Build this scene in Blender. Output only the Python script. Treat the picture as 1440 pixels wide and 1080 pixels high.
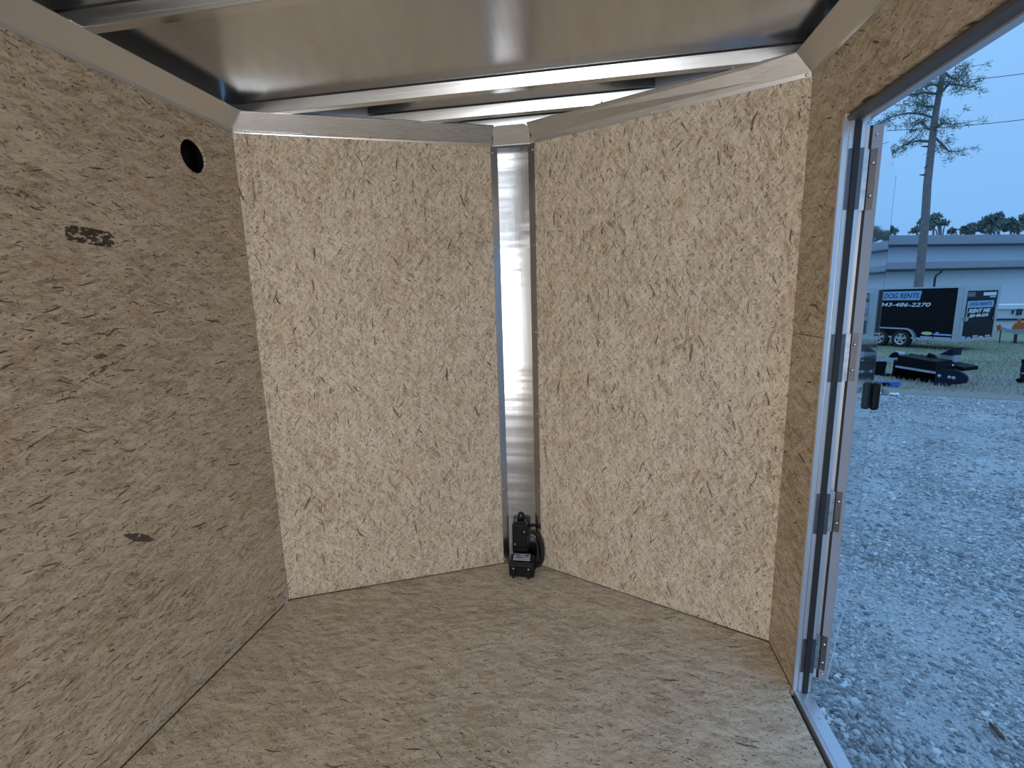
import bpy, math, random
import numpy as np
from mathutils import Vector, Matrix

for _o in list(bpy.data.objects):
    bpy.data.objects.remove(_o)
scene = bpy.context.scene
COL = scene.collection

# ------------------------------------------------------------------ camera
F_PX, YAW, PITCH, ROLL = 663.77, -0.1708, 0.1776, -0.0274
CAM = np.array([0.3387, -1.719, 1.3044])
_f = np.array([math.sin(YAW)*math.cos(PITCH), math.cos(YAW)*math.cos(PITCH), -math.sin(PITCH)])
_r = np.array([math.cos(YAW), -math.sin(YAW), 0.0])
_u = np.cross(_r, _f)
CR = _r*math.cos(ROLL) + _u*math.sin(ROLL)
CU = -_r*math.sin(ROLL) + _u*math.cos(ROLL)
cd = bpy.data.cameras.new('camera')
cd.sensor_width = 36.0
cd.lens = 36.0*F_PX/1440.0
cd.clip_start = 0.02
cd.clip_end = 500
cam = bpy.data.objects.new('camera', cd)
COL.objects.link(cam)
cam.matrix_world = Matrix(((CR[0], CU[0], -_f[0], CAM[0]), (CR[1], CU[1], -_f[1], CAM[1]),
                           (CR[2], CU[2], -_f[2], CAM[2]), (0, 0, 0, 1)))
scene.camera = cam

# ------------------------------------------------------------------ world: overcast blue evening sky
SKY_HORIZON = (0.205, 0.475, 0.89, 1)
SKY_ZENITH = (0.40, 0.74, 1.20, 1)
world = bpy.data.worlds.new('sky')
scene.world = world
world.use_nodes = True
wn = world.node_tree.nodes
wl = world.node_tree.links
wn.clear()
w_tc = wn.new('ShaderNodeTexCoord')
w_sep = wn.new('ShaderNodeSeparateXYZ')
w_cl = wn.new('ShaderNodeClamp')
w_pw = wn.new('ShaderNodeMath'); w_pw.operation = 'POWER'; w_pw.inputs[1].default_value = 1.0
w_mx = wn.new('ShaderNodeMix'); w_mx.data_type = 'RGBA'
w_mx.inputs[6].default_value = SKY_HORIZON
w_mx.inputs[7].default_value = SKY_ZENITH
w_bg = wn.new('ShaderNodeBackground'); w_bg.inputs[1].default_value = 1.0
w_out = wn.new('ShaderNodeOutputWorld')
wl.new(w_tc.outputs['Generated'], w_sep.inputs[0])
wl.new(w_sep.outputs[2], w_cl.inputs[0])
wl.new(w_cl.outputs[0], w_pw.inputs[0])
wl.new(w_pw.outputs[0], w_mx.inputs[0])
wl.new(w_mx.outputs[2], w_bg.inputs[0])
wl.new(w_bg.outputs[0], w_out.inputs[0])

# daylight entering by the open rear doorway (seen mirrored in the metal centre strip)
rl = bpy.data.lights.new('rear_doorway_offscreen', 'AREA')
rl.shape = 'RECTANGLE'; rl.size = 1.78; rl.size_y = 1.86
rl.energy = 80.0; rl.color = (0.94, 0.97, 1.0)
rlo = bpy.data.objects.new('rear_doorway_offscreen', rl)
COL.objects.link(rlo)
rlo.location = (0, -5.06, .94)
rlo.rotation_euler = (math.radians(90), 0, 0)

vs = scene.view_settings
vs.view_transform = 'Standard'
vs.look = 'None'
vs.exposure = 0.0
vs.gamma = 1.0
vs.use_curve_mapping = False

# ------------------------------------------------------------------ pixel helpers (direction only; distance from what a thing touches)
def ray(x, y):
    return _f + CR*(x-720)/F_PX + CU*(540-y)/F_PX
def on_plane(x, y, n, d):
    n = np.array(n, float); v = ray(x, y)
    return CAM + v*((d-n@CAM)/(n@v))
GK = 0.0187
G_N, G_D = (GK*.59, GK*.807, 1.0), -0.55+GK
def gz(x, y):
    s = .59*x+.807*y
    return -0.55-GK*max(0.0, s-1.0)
def on_ground(x, y):
    return on_plane(x, y, G_N, G_D)
def at_dist(x, y, D):
    v = ray(x, y)
    return CAM + v*(D/np.linalg.norm(v[:2]))

# ------------------------------------------------------------------ mesh builder
class MB:
    def __init__(s):
        s.v = []; s.f = []
    def add(s, vs_, fs_):
        b = len(s.v)
        s.v += [tuple(map(float, p)) for p in vs_]
        s.f += [tuple(i+b for i in q) for q in fs_]
        return s
    def box(s, x0, x1, y0, y1, z0, z1):
        return s.add([(x, y, z) for z in (z0, z1) for y in (y0, y1) for x in (x0, x1)],
                     [(0, 2, 3, 1), (4, 5, 7, 6), (0, 1, 5, 4), (2, 6, 7, 3), (0, 4, 6, 2), (1, 3, 7, 5)])
    def obox(s, o, ax, ay, az):
        o, ax, ay, az = [np.array(q, float) for q in (o, ax, ay, az)]
        p = [o+ax*i+ay*j+az*k for k in (0, 1) for j in (0, 1) for i in (0, 1)]
        return s.add(p, [(0, 2, 3, 1), (4, 5, 7, 6), (0, 1, 5, 4), (2, 6, 7, 3), (0, 4, 6, 2), (1, 3, 7, 5)])
    def prism(s, poly, ext):
        poly = [np.array(q, float) for q in poly]; e = np.array(ext, float); n = len(poly)
        return s.add(poly+[q+e for q in poly],
                     [tuple(range(n-1, -1, -1)), tuple(range(n, 2*n))] +
                     [(i, (i+1) % n, (i+1) % n+n, i+n) for i in range(n)])
    def loft(s, rings, caps=True, closed=True):
        n = len(rings[0]); vv = [p for r in rings for p in r]; ff = []
        for k in range(len(rings)-1):
            for i in range(n if closed else n-1):
                j = (i+1) % n
                ff.append((k*n+i, k*n+j, (k+1)*n+j, (k+1)*n+i))
        if caps:
            ff.append(tuple(range(n-1, -1, -1)))
            ff.append(tuple(range((len(rings)-1)*n, len(rings)*n)))
        return s.add(vv, ff)
    def tube(s, pts, rad, n=8, caps=True):
        pts = [np.array(p, float) for p in pts]
        if not hasattr(rad, '__len__'): rad = [rad]*len(pts)
        rings = []
        ref = None
        for i, p in enumerate(pts):
            t = pts[min(i+1, len(pts)-1)]-pts[max(i-1, 0)]
            t = t/(np.linalg.norm(t)+1e-12)
            if ref is None:
                ref = np.array([0, 0, 1.]) if abs(t[2]) < .9 else np.array([1., 0, 0])
            a = ref-t*(ref@t); a /= np.linalg.norm(a)+1e-12
            ref = a
            b = np.cross(t, a)
            rings.append([p+rad[i]*(a*math.cos(2*math.pi*k/n)+b*math.sin(2*math.pi*k/n)) for k in range(n)])
        return s.loft(rings, caps)
    def cyl(s, a, b, r, n=16, r2=None):
        return s.tube([a, b], [r, r if r2 is None else r2], n)
    def dome(s, c, nrm, r, h=None, n=10):
        c = np.array(c, float); nn = np.array(nrm, float); nn /= np.linalg.norm(nn)
        h = r*.6 if h is None else h
        ref = np.array([0, 0, 1.]) if abs(nn[2]) < .9 else np.array([1., 0, 0])
        a = np.cross(ref, nn); a /= np.linalg.norm(a); b = np.cross(nn, a)
        rings = [[c+nn*(h*q)+(a*math.cos(2*math.pi*k/n)+b*math.sin(2*math.pi*k/n))*r*w for k in range(n)]
                 for q, w in ((0, 1), (.35, .97), (.7, .72), (1, .3))]
        return s.loft(rings)
    def build(s, name, m, parent=None, bevel=0, smooth=False, uv=None):
        me = bpy.data.meshes.new(name)
        me.from_pydata(s.v, [], s.f)
        me.update()
        if uv:
            L = me.uv_layers.new(name='UVMap')
            for lp in me.loops:
                L.data[lp.index].uv = uv(me.vertices[lp.vertex_index].co)
        return link(name, me, m, parent, bevel, smooth)

def link(name, me, m, parent=None, bevel=0, smooth=False):
    o = bpy.data.objects.new(name, me)
    COL.objects.link(o)
    if m is not None: me.materials.append(M[m] if isinstance(m, str) else m)
    if parent is not None: o.parent = parent
    if bevel:
        b = o.modifiers.new('bevel', 'BEVEL'); b.width = bevel; b.segments = 2; b.limit_method = 'ANGLE'
    if smooth:
        me.polygons.foreach_set('use_smooth', [True]*len(me.polygons))
        try:
            me.set_sharp_from_angle(angle=math.radians(45))
        except Exception:
            pass
    return o

def tag(o, label=None, cat=None, group=None, kind=None):
    if label: o['label'] = label
    if cat: o['category'] = cat
    if group: o['group'] = group
    if kind: o['kind'] = kind
    return o
def empty(name, loc=(0, 0, 0)):
    o = bpy.data.objects.new(name, None)
    o.empty_display_size = .05
    COL.objects.link(o); o.location = loc
    return o
class At:
    """an Empty at a thing's base; part meshes are given in world metres and shifted to it"""
    def __init__(s, name, loc, label, cat, group=None, kind=None):
        s.loc = np.array(loc, float)
        s.o = tag(empty(name, loc), label, cat, group, kind)
    def part(s, mb, name, m, parent=None, **k):
        mb.v = [tuple(np.array(p)-s.loc) for p in mb.v]
        return mb.build(name, m, parent or s.o, **k)

# ------------------------------------------------------------------ materials
M = {}
class NT:
    def __init__(s, name):
        s.m = bpy.data.materials.new(name); s.m.use_nodes = True
        s.t = s.m.node_tree; s.b = s.t.nodes['Principled BSDF']
        M[name] = s.m
    def lk(s, val, sock):
        if hasattr(val, 'is_output') or isinstance(val, bpy.types.NodeSocket):
            s.t.links.new(val, sock)
        elif val is not None:
            sock.default_value = val
    def n(s, t): return s.t.nodes.new('ShaderNode'+t)
    def ma(s, op, a, b=None, c=None):
        x = s.n('Math'); x.operation = op
        for i, q in enumerate((a, b, c)):
            if q is not None: s.lk(q, x.inputs[i])
        return x.outputs[0]
    def vm(s, op, a, b=None):
        x = s.n('VectorMath'); x.operation = op
        s.lk(a, x.inputs[0])
        if b is not None: s.lk(b, x.inputs[1])
        return x.outputs[0]
    def sep(s, v):
        x = s.n('SeparateXYZ'); s.lk(v, x.inputs[0]); return x.outputs
    def comb(s, a, b, c=0.0):
        x = s.n('CombineXYZ'); s.lk(a, x.inputs[0]); s.lk(b, x.inputs[1]); s.lk(c, x.inputs[2]); return x.outputs[0]
    def noise(s, v, sc, det=3, rough=.5, dist=0.0, dim='3D'):
        x = s.n('TexNoise'); x.noise_dimensions = dim
        s.lk(v, x.inputs['Vector']); x.inputs['Scale'].default_value = sc; x.inputs['Detail'].default_value = det
        x.inputs['Roughness'].default_value = rough; x.inputs['Distortion'].default_value = dist
        return x.outputs[0]
    def vor(s, v, sc, dim='2D', feat='F1'):
        x = s.n('TexVoronoi'); x.voronoi_dimensions = dim; x.feature = feat
        s.lk(v, x.inputs['Vector']); x.inputs['Scale'].default_value = sc
        return x.outputs
    def mix(s, f, a, b, mode='MIX'):
        x = s.n('Mix'); x.data_type = 'RGBA'; x.blend_type = mode
        s.lk(f, x.inputs[0]); s.lk(a, x.inputs[6]); s.lk(b, x.inputs[7]); return x.outputs[2]
    def ramp(s, f, stops):
        x = s.n('ValToRGB'); s.lk(f, x.inputs[0]); e = x.color_ramp.elements
        while len(e) < len(stops): e.new(.5)
        for q, (p, c) in zip(e, stops):
            q.position = p; q.color = c if len(c) == 4 else (*c, 1)
        return x.outputs[0]
    def mr(s, v, a, b, c=0.0, d=1.0, smooth=False):
        x = s.n('MapRange'); x.interpolation_type = 'SMOOTHSTEP' if smooth else 'LINEAR'
        s.lk(v, x.inputs[0])
        for i, q in enumerate((a, b, c, d)): s.lk(q, x.inputs[1+i])
        return x.outputs[0]
    def bump(s, h, strength=.3, dist=.01):
        x = s.n('Bump'); x.inputs['Strength'].default_value = strength; x.inputs['Distance'].default_value = dist
        s.lk(h, x.inputs['Height']); s.t.links.new(x.outputs[0], s.b.inputs['Normal'])
    def set(s, **k):
        for a, v in k.items():
            s.lk(v, s.b.inputs[{'col': 'Base Color', 'rough': 'Roughness', 'metal': 'Metallic', 'spec': 'Specular IOR Level',
                               'coat': 'Coat Weight', 'coatr': 'Coat Roughness', 'em': 'Emission Color', 'ems': 'Emission Strength',
                               'aniso': 'Anisotropic'}[a]])
        return s
    def obj(s):
        return s.n('TexCoord').outputs['Object']
    def uv(s):
        return s.n('TexCoord').outputs['UV']

def plain(name, col, rough=.5, metal=0.0, var=.12, sc=8.0, **k):
    t = NT(name)
    nz = t.noise(t.obj(), sc, 4)
    c = t.mix(nz, (*[q*(1-var) for q in col], 1), (*[min(1, q*(1+var)) for q in col], 1))
    t.set(col=c, rough=t.mr(nz, 0.3, 0.7, rough*.9, min(1, rough*1.1)), metal=metal, **k)
    return t

def osb(name, seed, light, mid, dark, spread, density, rough, extra=None, fine=1.0):
    """oriented strand board; UV in metres, u along the main strand direction"""
    t = NT(name)
    uv = t.vm('ADD', t.uv(), (seed*3.7, seed*1.3, 0))
    U = t.sep(uv)
    # wandering of the strands
    w1 = t.noise(uv, 7, 1, .5, dim='2D'); w2 = t.noise(t.vm('ADD', uv, (9.1, 4.2, 0)), 23, 1, .5, dim='2D')
    wob = t.ma('ADD', t.ma('MULTIPLY', t.ma('SUBTRACT', w1, .5), .034), t.ma('MULTIPLY', t.ma('SUBTRACT', w2, .5), .010))
    v2 = t.ma('ADD', U[1], wob)
    u2 = t.ma('ADD', U[0], t.ma('MULTIPLY', wob, .6))
    def rotuv(a):
        c_, s_ = math.cos(a), math.sin(a)
        return (t.ma('ADD', t.ma('MULTIPLY', u2, c_), t.ma('MULTIPLY', v2, s_)),
                t.ma('SUBTRACT', t.ma('MULTIPLY', v2, c_), t.ma('MULTIPLY', u2, s_)))
    acc = None
    for a, su, sv, wt in ((0.05, 15, 70, .36), (spread, 19, 95, .32), (-spread*1.1, 17, 84, .32)):
        p, q = rotuv(a)
        vo = t.vor(t.comb(t.ma('MULTIPLY', p, su*fine), t.ma('MULTIPLY', q, sv*fine)), 1.0)
        g = t.ma('MULTIPLY', t.sep(vo[1])[0], wt)
        acc = g if acc is None else t.ma('ADD', acc, g)
    fib = t.noise(t.comb(t.ma('MULTIPLY', u2, 62), t.ma('MULTIPLY', v2, 430)), 1.0, 2, .7, dim='2D')
    p3, q3 = rotuv(-spread*.8)
    fib2 = t.noise(t.comb(t.ma('MULTIPLY', p3, 105), t.ma('MULTIPLY', q3, 360)), 1.0, 3, .75, dim='2D')
    big = t.noise(uv, 2.2, 2, .55, dim='2D')
    val = t.ma('ADD', t.ma('MULTIPLY', acc, .46), t.ma('ADD', t.ma('MULTIPLY', fib, .42), t.ma('MULTIPLY', fib2, .66)))
    val = t.ma('SUBTRACT', val, .235)
    val = t.ma('ADD', val, t.ma('MULTIPLY', t.ma('SUBTRACT', big, .5), .16))
    col = t.ramp(val, [(.28, dark), (.46, mid), (.58, light), (.76, tuple(min(1, q*1.22) for q in light))])
    # thin dark lines along strand edges
    for a, su, sv, thr in ((-spread*.6, 16, 70, .62),):
        p, q = rotuv(a)
        cc = t.comb(t.ma('MULTIPLY', p, su*fine), t.ma('MULTIPLY', q, sv*fine))
        ed = t.vor(cc, 1.0, feat='DISTANCE_TO_EDGE')[0]
        sel = t.ma('GREATER_THAN', t.noise(t.vm('ADD', uv, (a*50, 3, 0)), 40, 1, .5, dim='2D'), .52)
        msk = t.ma('MULTIPLY', t.mr(ed, .0, .07, .55, 0.0), sel)
        col = t.mix(msk, col, (dark[0]*.55, dark[1]*.5, dark[2]*.45, 1))
    # orange-brown resin blotches
    bl = t.noise(t.vm('ADD', uv, (31, 7, 0)), 9, 2, .6, dim='2D')
    col = t.mix(t.mr(bl, .57, .74, 0, .35), col, (mid[0]*1.0, mid[1]*.82, mid[2]*.62, 1))
    hgt = val
    # dark and pale slivers
    for (k, prob, L, W, sp, cdark, strength, off) in (
            (3.6, .38*density, .26, .020, spread*1.7, (.27, .175, .105, 1), .62, 27.3),
            (5.5, .26*density, .22, .022, spread*1.5, (.105, .078, .055, 1), .85, 0.0),
            (9.5, .42*density, .34, .018, spread*2.0, (.085, .058, .036, 1), .90, 3.1),
            (15., .50*density, .33, .030, spread*2.2, (.080, .052, .032, 1), .90, 5.3),
            (20., .45*density, .32, .044, spread*2.8, (.22, .125, .065, 1), .70, 8.3),
            (32., .66*density, .32, .040, spread*3.0, (.060, .040, .026, 1), .92, 11.7),
            (54., .55*density, .28, .062, 3.0, (.045, .032, .022, 1), .92, 14.7),
            (24., .60*density, .32, .060, spread*2.4, (light[0]*1.28, light[1]*1.28, light[2]*1.28, 1), .60, 21.9)):
        pos = t.comb(t.ma('ADD', t.ma('MULTIPLY', u2, k), off), t.ma('ADD', t.ma('MULTIPLY', v2, k), off*.7))
        vo = t.vor(pos, 1.0)
        rnd = t.sep(vo[1])
        d = t.sep(t.vm('SUBTRACT', pos, vo[2]))
        ang = t.ma('MULTIPLY', t.ma('SUBTRACT', rnd[1], .5), sp)
        cs, sn = t.ma('COSINE', ang), t.ma('SINE', ang)
        lu = t.ma('ADD', t.ma('MULTIPLY', d[0], cs), t.ma('MULTIPLY', d[1], sn))
        lv = t.ma('SUBTRACT', t.ma('MULTIPLY', d[1], cs), t.ma('MULTIPLY', d[0], sn))
        size = t.ma('ADD', .35, t.ma('MULTIPLY', rnd[2], .65))
        rag = t.ma('MULTIPLY', t.ma('SUBTRACT', fib2, .5), 1.6)
        au = t.ma('DIVIDE', t.ma('ABSOLUTE', lu), t.ma('MULTIPLY', size, L))
        av = t.ma('DIVIDE', t.ma('ABSOLUTE', lv), t.ma('MULTIPLY', size, W))
        rr = t.ma('ADD', t.ma('ADD', t.ma('MULTIPLY', au, au), t.ma('MULTIPLY', av, t.ma('MULTIPLY', av, .6))), rag)
        msk = t.mr(rr, .62, .92, 1.0, 0.0)
        msk = t.ma('MULTIPLY', msk, t.ma('LESS_THAN', rnd[0], prob))
        col = t.mix(t.ma('MULTIPLY', msk, strength), col, cdark)
    if extra:
        col = extra(t, U, seed, col, fib2)
    t.set(col=col, rough=rough, spec=.3)
    t.bump(hgt, .25, .0025)
    return t

LIGHT, MID, DARK = (.63, .53, .405), (.51, .41, .295), (.31, .23, .15)

def left_marks(t, U, seed, col, fib):
    """ink stamp and a few large dark flakes at their places on the left wall"""
    u = t.ma('SUBTRACT', U[0], seed*3.7); v = t.ma('SUBTRACT', U[1], seed*1.3)
    nz = t.noise(t.comb(t.ma('MULTIPLY', u, 55), t.ma('MULTIPLY', v, 95)), 1.0, 3, .6, dim='2D')
    nz2 = t.noise(t.comb(u, v), 60, 3, .6, dim='2D')
    for (cu, cv, hu, hv, a, thr, c) in ((-.597, 1.502, .064, .022, -.06, .43, (.030, .018, .013, 1)),
                                        (-.608, .628, .056, .013, -.62, .34, (.07, .050, .040, 1)),
                                        (-.755, 1.585, .050, .010, -.12, .50, (.15, .125, .105, 1)),
                                        (-.640, 1.140, .060, .008, .38, .47, (.12, .10, .085, 1)),
                                        (-.628, 1.180, .024, .007, -.08, .42, (.12, .10, .08, 1))):
        du = t.ma('SUBTRACT', u, cu); dv = t.ma('SUBTRACT', v, cv); c_, s_ = math.cos(a), math.sin(a)
        lu = t.ma('ABSOLUTE', t.ma('ADD', t.ma('MULTIPLY', du, c_), t.ma('MULTIPLY', dv, s_)))
        lv = t.ma('ABSOLUTE', t.ma('SUBTRACT', t.ma('MULTIPLY', dv, c_), t.ma('MULTIPLY', du, s_)))
        p_ = 6.0 if hu > .061 else 1.6
        q = t.ma('ADD', t.ma('POWER', t.ma('DIVIDE', lu, hu), p_), t.ma('POWER', t.ma('DIVIDE', lv, hv), p_))
        q = t.ma('ADD', q, t.ma('MULTIPLY', t.ma('SUBTRACT', nz2, .5), .9))
        m = t.ma('MULTIPLY', t.mr(q, .8, 1.0, 1.0, 0.0), t.mr(nz, thr-.05, thr+.03, 0, .90))
        col = t.mix(m, col, c)
    return col

osb('osb_left', 1.0, LIGHT, MID, DARK, .36, .9, .62, left_marks, 1.3)
osb('osb_front_left', 2.0, LIGHT, MID, DARK, .75, 1.1, .62, None, 1.5)
osb('osb_front_right', 3.0, LIGHT, MID, DARK, .62, 1.1, .62, None, 1.45)
osb('osb_right', 4.0, LIGHT, MID, DARK, .5, .7, .62)
osb('osb_floor', 5.0, (.66, .57, .45), (.545, .45, .335), (.34, .26, .175), .38, .55, .5)

def brushed(name, col, rough, axis_scale, bump=.05, **k):
    t = NT(name)
    v = t.vm('MULTIPLY', t.obj(), axis_scale)
    nz = t.noise(v, 1.0, 3, .6)
    t.set(col=t.mix(nz, (*[q*.86 for q in col], 1), (*col, 1)), metal=1.0, rough=t.mr(nz, .2, .8, rough*.75, rough*1.3), **k)
    if bump: t.bump(nz, bump, .002)
    return t
brushed('trim_aluminium', (.76, .75, .73), .42, (30, 30, 200))
brushed('bow_aluminium', (.72, .73, .74), .24, (2, 300, 500), .01)
t = NT('roof_aluminium')
nz = t.noise(t.vm('MULTIPLY', t.obj(), (1.6, 1.1, 1)), 1.0, 3, .5)
st = t.noise(t.vm('MULTIPLY', t.obj(), (60, 2, 1)), 1.0, 3, .5)
t.set(col=t.mix(st, (.58, .59, .61, 1), (.66, .67, .69, 1)), metal=1.0, rough=t.mr(st, .2, .8, .19, .27))
t.bump(nz, .35, .02)
t = NT('nose_panel_metal')
O_ = t.obj()
bw = t.noise(t.vm('MULTIPLY', O_, (.2, 1, 11)), 1.0, 2, .5)
st = t.noise(t.vm('MULTIPLY', O_, (300, 1, 6)), 1.0, 3, .5)
t.set(col=t.mix(st, (.47, .48, .50, 1), (.57, .58, .60, 1)), metal=1.0, rough=t.mr(st, .2, .8, .13, .22))
t.bump(bw, .22, .02)
brushed('polished_lip', (.80, .81, .83), .12, (60, 60, 60), .0)
brushed('flange_metal', (.60, .60, .60), .22, (200, 200, 4), .03)
brushed('steel', (.62, .61, .60), .28, (40, 40, 40), .0)
brushed('hinge_steel', (.165, .175, .20), .40, (40, 40, 60), .02)
plain('frame_aluminium', (.66, .68, .72), .32, .75, .06)
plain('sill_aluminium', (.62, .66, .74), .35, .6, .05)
plain('shade_and_edge_grey', (.10, .10, .105), .5)  # dark grey: painted shade on the door header, also the door's free edge
plain('black_rubber', (.012, .012, .014), .6)
plain('chassis_steel', (.11, .11, .11), .7)
plain('dark_tape', (.018, .018, .02), .7)
plain('black_plastic', (.006, .006, .007), .45, 0, .2, 40, spec=.25)
plain('black_loom', (.010, .010, .011), .5)
plain('label_grey', (.42, .45, .50), .4)
plain('door_edge_paint', (.30, .33, .40), .45, 0, .05)
t = NT('door_skin_white'); nz = t.noise(t.vm('MULTIPLY', t.obj(), (3, 3, 1.2)), 1.0, 2)
t.set(col=(.60, .61, .64, 1), rough=.06, coat=1.0, coatr=.02, metal=.35); t.bump(nz, .10, .01)
plain('white_skin', (.62, .62, .62), .3)
# outdoor
t = NT('gravel')
o_ = t.obj()
v1 = t.vor(o_, 45, '3D'); v2 = t.vor(o_, 110, '3D'); n1 = t.noise(o_, .9, 4); n2 = t.noise(o_, 160, 2)
tone = t.ma('ADD', t.ma('MULTIPLY', t.sep(v1[1])[0], .5), t.ma('MULTIPLY', t.sep(v2[1])[0], .5))
c = t.ramp(tone, [(.10, (.14, .142, .15)), (.45, (.36, .365, .375)), (.85, (.66, .67, .68))])
c = t.mix(t.mr(n1, .42, .62, 0, .75), c, (.62, .63, .645, 1))
t.set(col=c, rough=.85)
t.bump(t.ma('ADD', t.ma('MULTIPLY', v1[0], -1.0), t.ma('MULTIPLY', v2[0], -.7)), .8, .016)
t = NT('stone')
at = t.n('Attribute'); at.attribute_name = 'tone'
n2 = t.noise(t.obj(), 90, 3)
c = t.ramp(at.outputs['Fac'], [(0, (.10, .10, .11)), (.4, (.31, .315, .325)), (.75, (.60, .605, .615)), (1, (.86, .865, .87))])
t.set(col=t.mix(t.ma('MULTIPLY', n2, .5), c, (.48, .485, .495, 1)), rough=.85)
t = NT('verge_ground')
o_ = t.obj(); sx = t.sep(o_)
s_ = t.ma('ADD', t.ma('MULTIPLY', sx[0], .59), t.ma('MULTIPLY', sx[1], .807))
n1 = t.noise(o_, 1.1, 5, .65); n2 = t.noise(o_, 9, 4, .7)
g = t.mr(t.ma('ADD', s_, t.ma('MULTIPLY', t.ma('SUBTRACT', n1, .5), 6)), 13.2, 17.0)
dry = t.mix(n2, (.25, .225, .195, 1), (.37, .34, .30, 1)); grn = t.mix(n2, (.19, .22, .14, 1), (.33, .35, .24, 1))
t.set(col=t.mix(g, dry, grn), rough=.95); t.bump(n2, .6, .05)
plain('grass_blade', (.25, .29, .18), .8, 0, .4, 1.2)
plain('straw', (.36, .335, .275), .85, 0, .3, 2.0)
plain('paint_black', (.004, .004, .006), .35, 0, .3, 3, spec=.18)
plain('trailer_trim', (.52, .53, .57), .4, .5)
plain('tire', (.018, .018, .020), .8)
plain('wheel_alloy', (.62, .63, .66), .3, .8)
plain('sign_blue', (.26, .46, .70), .5)
plain('sign_white', (.80, .82, .85), .5)
plain('sign_navy', (.010, .035, .14), .5)
plain('sign_grey', (.17, .16, .18), .5)
plain('sign_cream', (.72, .66, .40), .5)
plain('sign_pink', (.50, .34, .44), .5)
plain('sign_lilac', (.42, .46, .72), .5)
t = NT('roof_steel'); o_ = t.obj()
t.set(col=t.mix(t.noise(o_, 1.5, 3), (.30, .31, .36, 1), (.37, .38, .43, 1)), rough=.5)
plain('wall_steel', (.70, .73, .80), .6, 0, .05, 2)
plain('dark_gutter', (.02, .025, .04), .5)
plain('window_dark', (.03, .05, .10), .15)
plain('bark', (.24, .20, .20), .95, 0, .45, 6)
plain('needle', (.12, .16, .10), .8, 0, .4, 3)
plain('leaf', (.20, .24, .205), .85, 0, .4, 2)
plain('wire', (.03, .03, .04), .6)
plain('pole_wood', (.12, .10, .08), .9)
plain('iron_black', (.006, .006, .008), .6, 0, .3, 15, spec=.10)
plain('iron_navy', (.012, .018, .032), .6, 0, .3, 15, spec=.15)
plain('iron_grey', (.42, .45, .52), .4, .4, .2, 12)
plain('bristle', (.003, .003, .004), .95, spec=.03)
plain('blue_paint', (.04, .17, .55), .5)
plain('orange_paint', (.62, .13, .02), .5, 0, .25, 3)
plain('rust_dark', (.05, .03, .035), .7)
plain('paper_white', (.8, .82, .85), .7)
plain('leaf_brown', (.16, .085, .055), .8, 0, .3, 30)
plain('concrete', (.45, .45, .45), .9)

# ================================================================== THE TRAILER INTERIOR
H = 1.950            # lower edge of the cove trims
ZR = 2.055           # roof sheet
YR = -5.0            # rear opening
VC, VE = .0954, .4111
PHI = math.atan2(VE, 1-VC)
TH = .010            # board thickness
GAP = .006

# ---- floor: two sheets with a butt joint at y = 0
fl = tag(empty('floor'), 'worn oriented strand board floor of the trailer', 'floor', kind='structure')
uvf = lambda c: (c[0], c[1])
MB().prism([(-1.0, .0012, -.018), (1.0, .0012, -.018), (.10, .425, -.018), (-.10, .425, -.018)], (0, 0, .018)).build('floor_sheet', 'osb_floor', fl, uv=uvf)
MB().prism([(-1.0, -2.4388, -.018), (1.0, -2.4388, -.018), (1.0, -1.055, -.018), (.985, -1.055, -.018), (.985, -.226, -.018), (1.0, -.226, -.018), (1.0, -.0012, -.018), (-1.0, -.0012, -.018)], (0, 0, .018)).build('floor_sheet', 'osb_floor', fl, uv=uvf)   # stops short of the door sill
MB().prism([(-1.0, YR, -.018), (1.0, YR, -.018), (1.0, -2.4412, -.018), (-1.0, -2.4412, -.018)], (0, 0, .018)).build('floor_sheet', 'osb_floor', fl, uv=uvf)
MB().prism([(-1.05, YR, -.09), (1.05, YR, -.09), (1.05, .02, -.09), (.11, .47, -.09), (-.11, .47, -.09), (-1.05, .02, -.09)], (0, 0, .045)).build('subfloor', 'chassis_steel', fl)
sc = MB()
for (px, py) in ((849, 853), (780, 884), (890, 890), (886, 886)):
    p = on_plane(px, py, (0, 0, 1), 0)
    MB().dome((p[0], p[1], 0.0), (0, 0, 1), .005, .0015).build('floor_screw', 'steel', fl, smooth=True)

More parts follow.
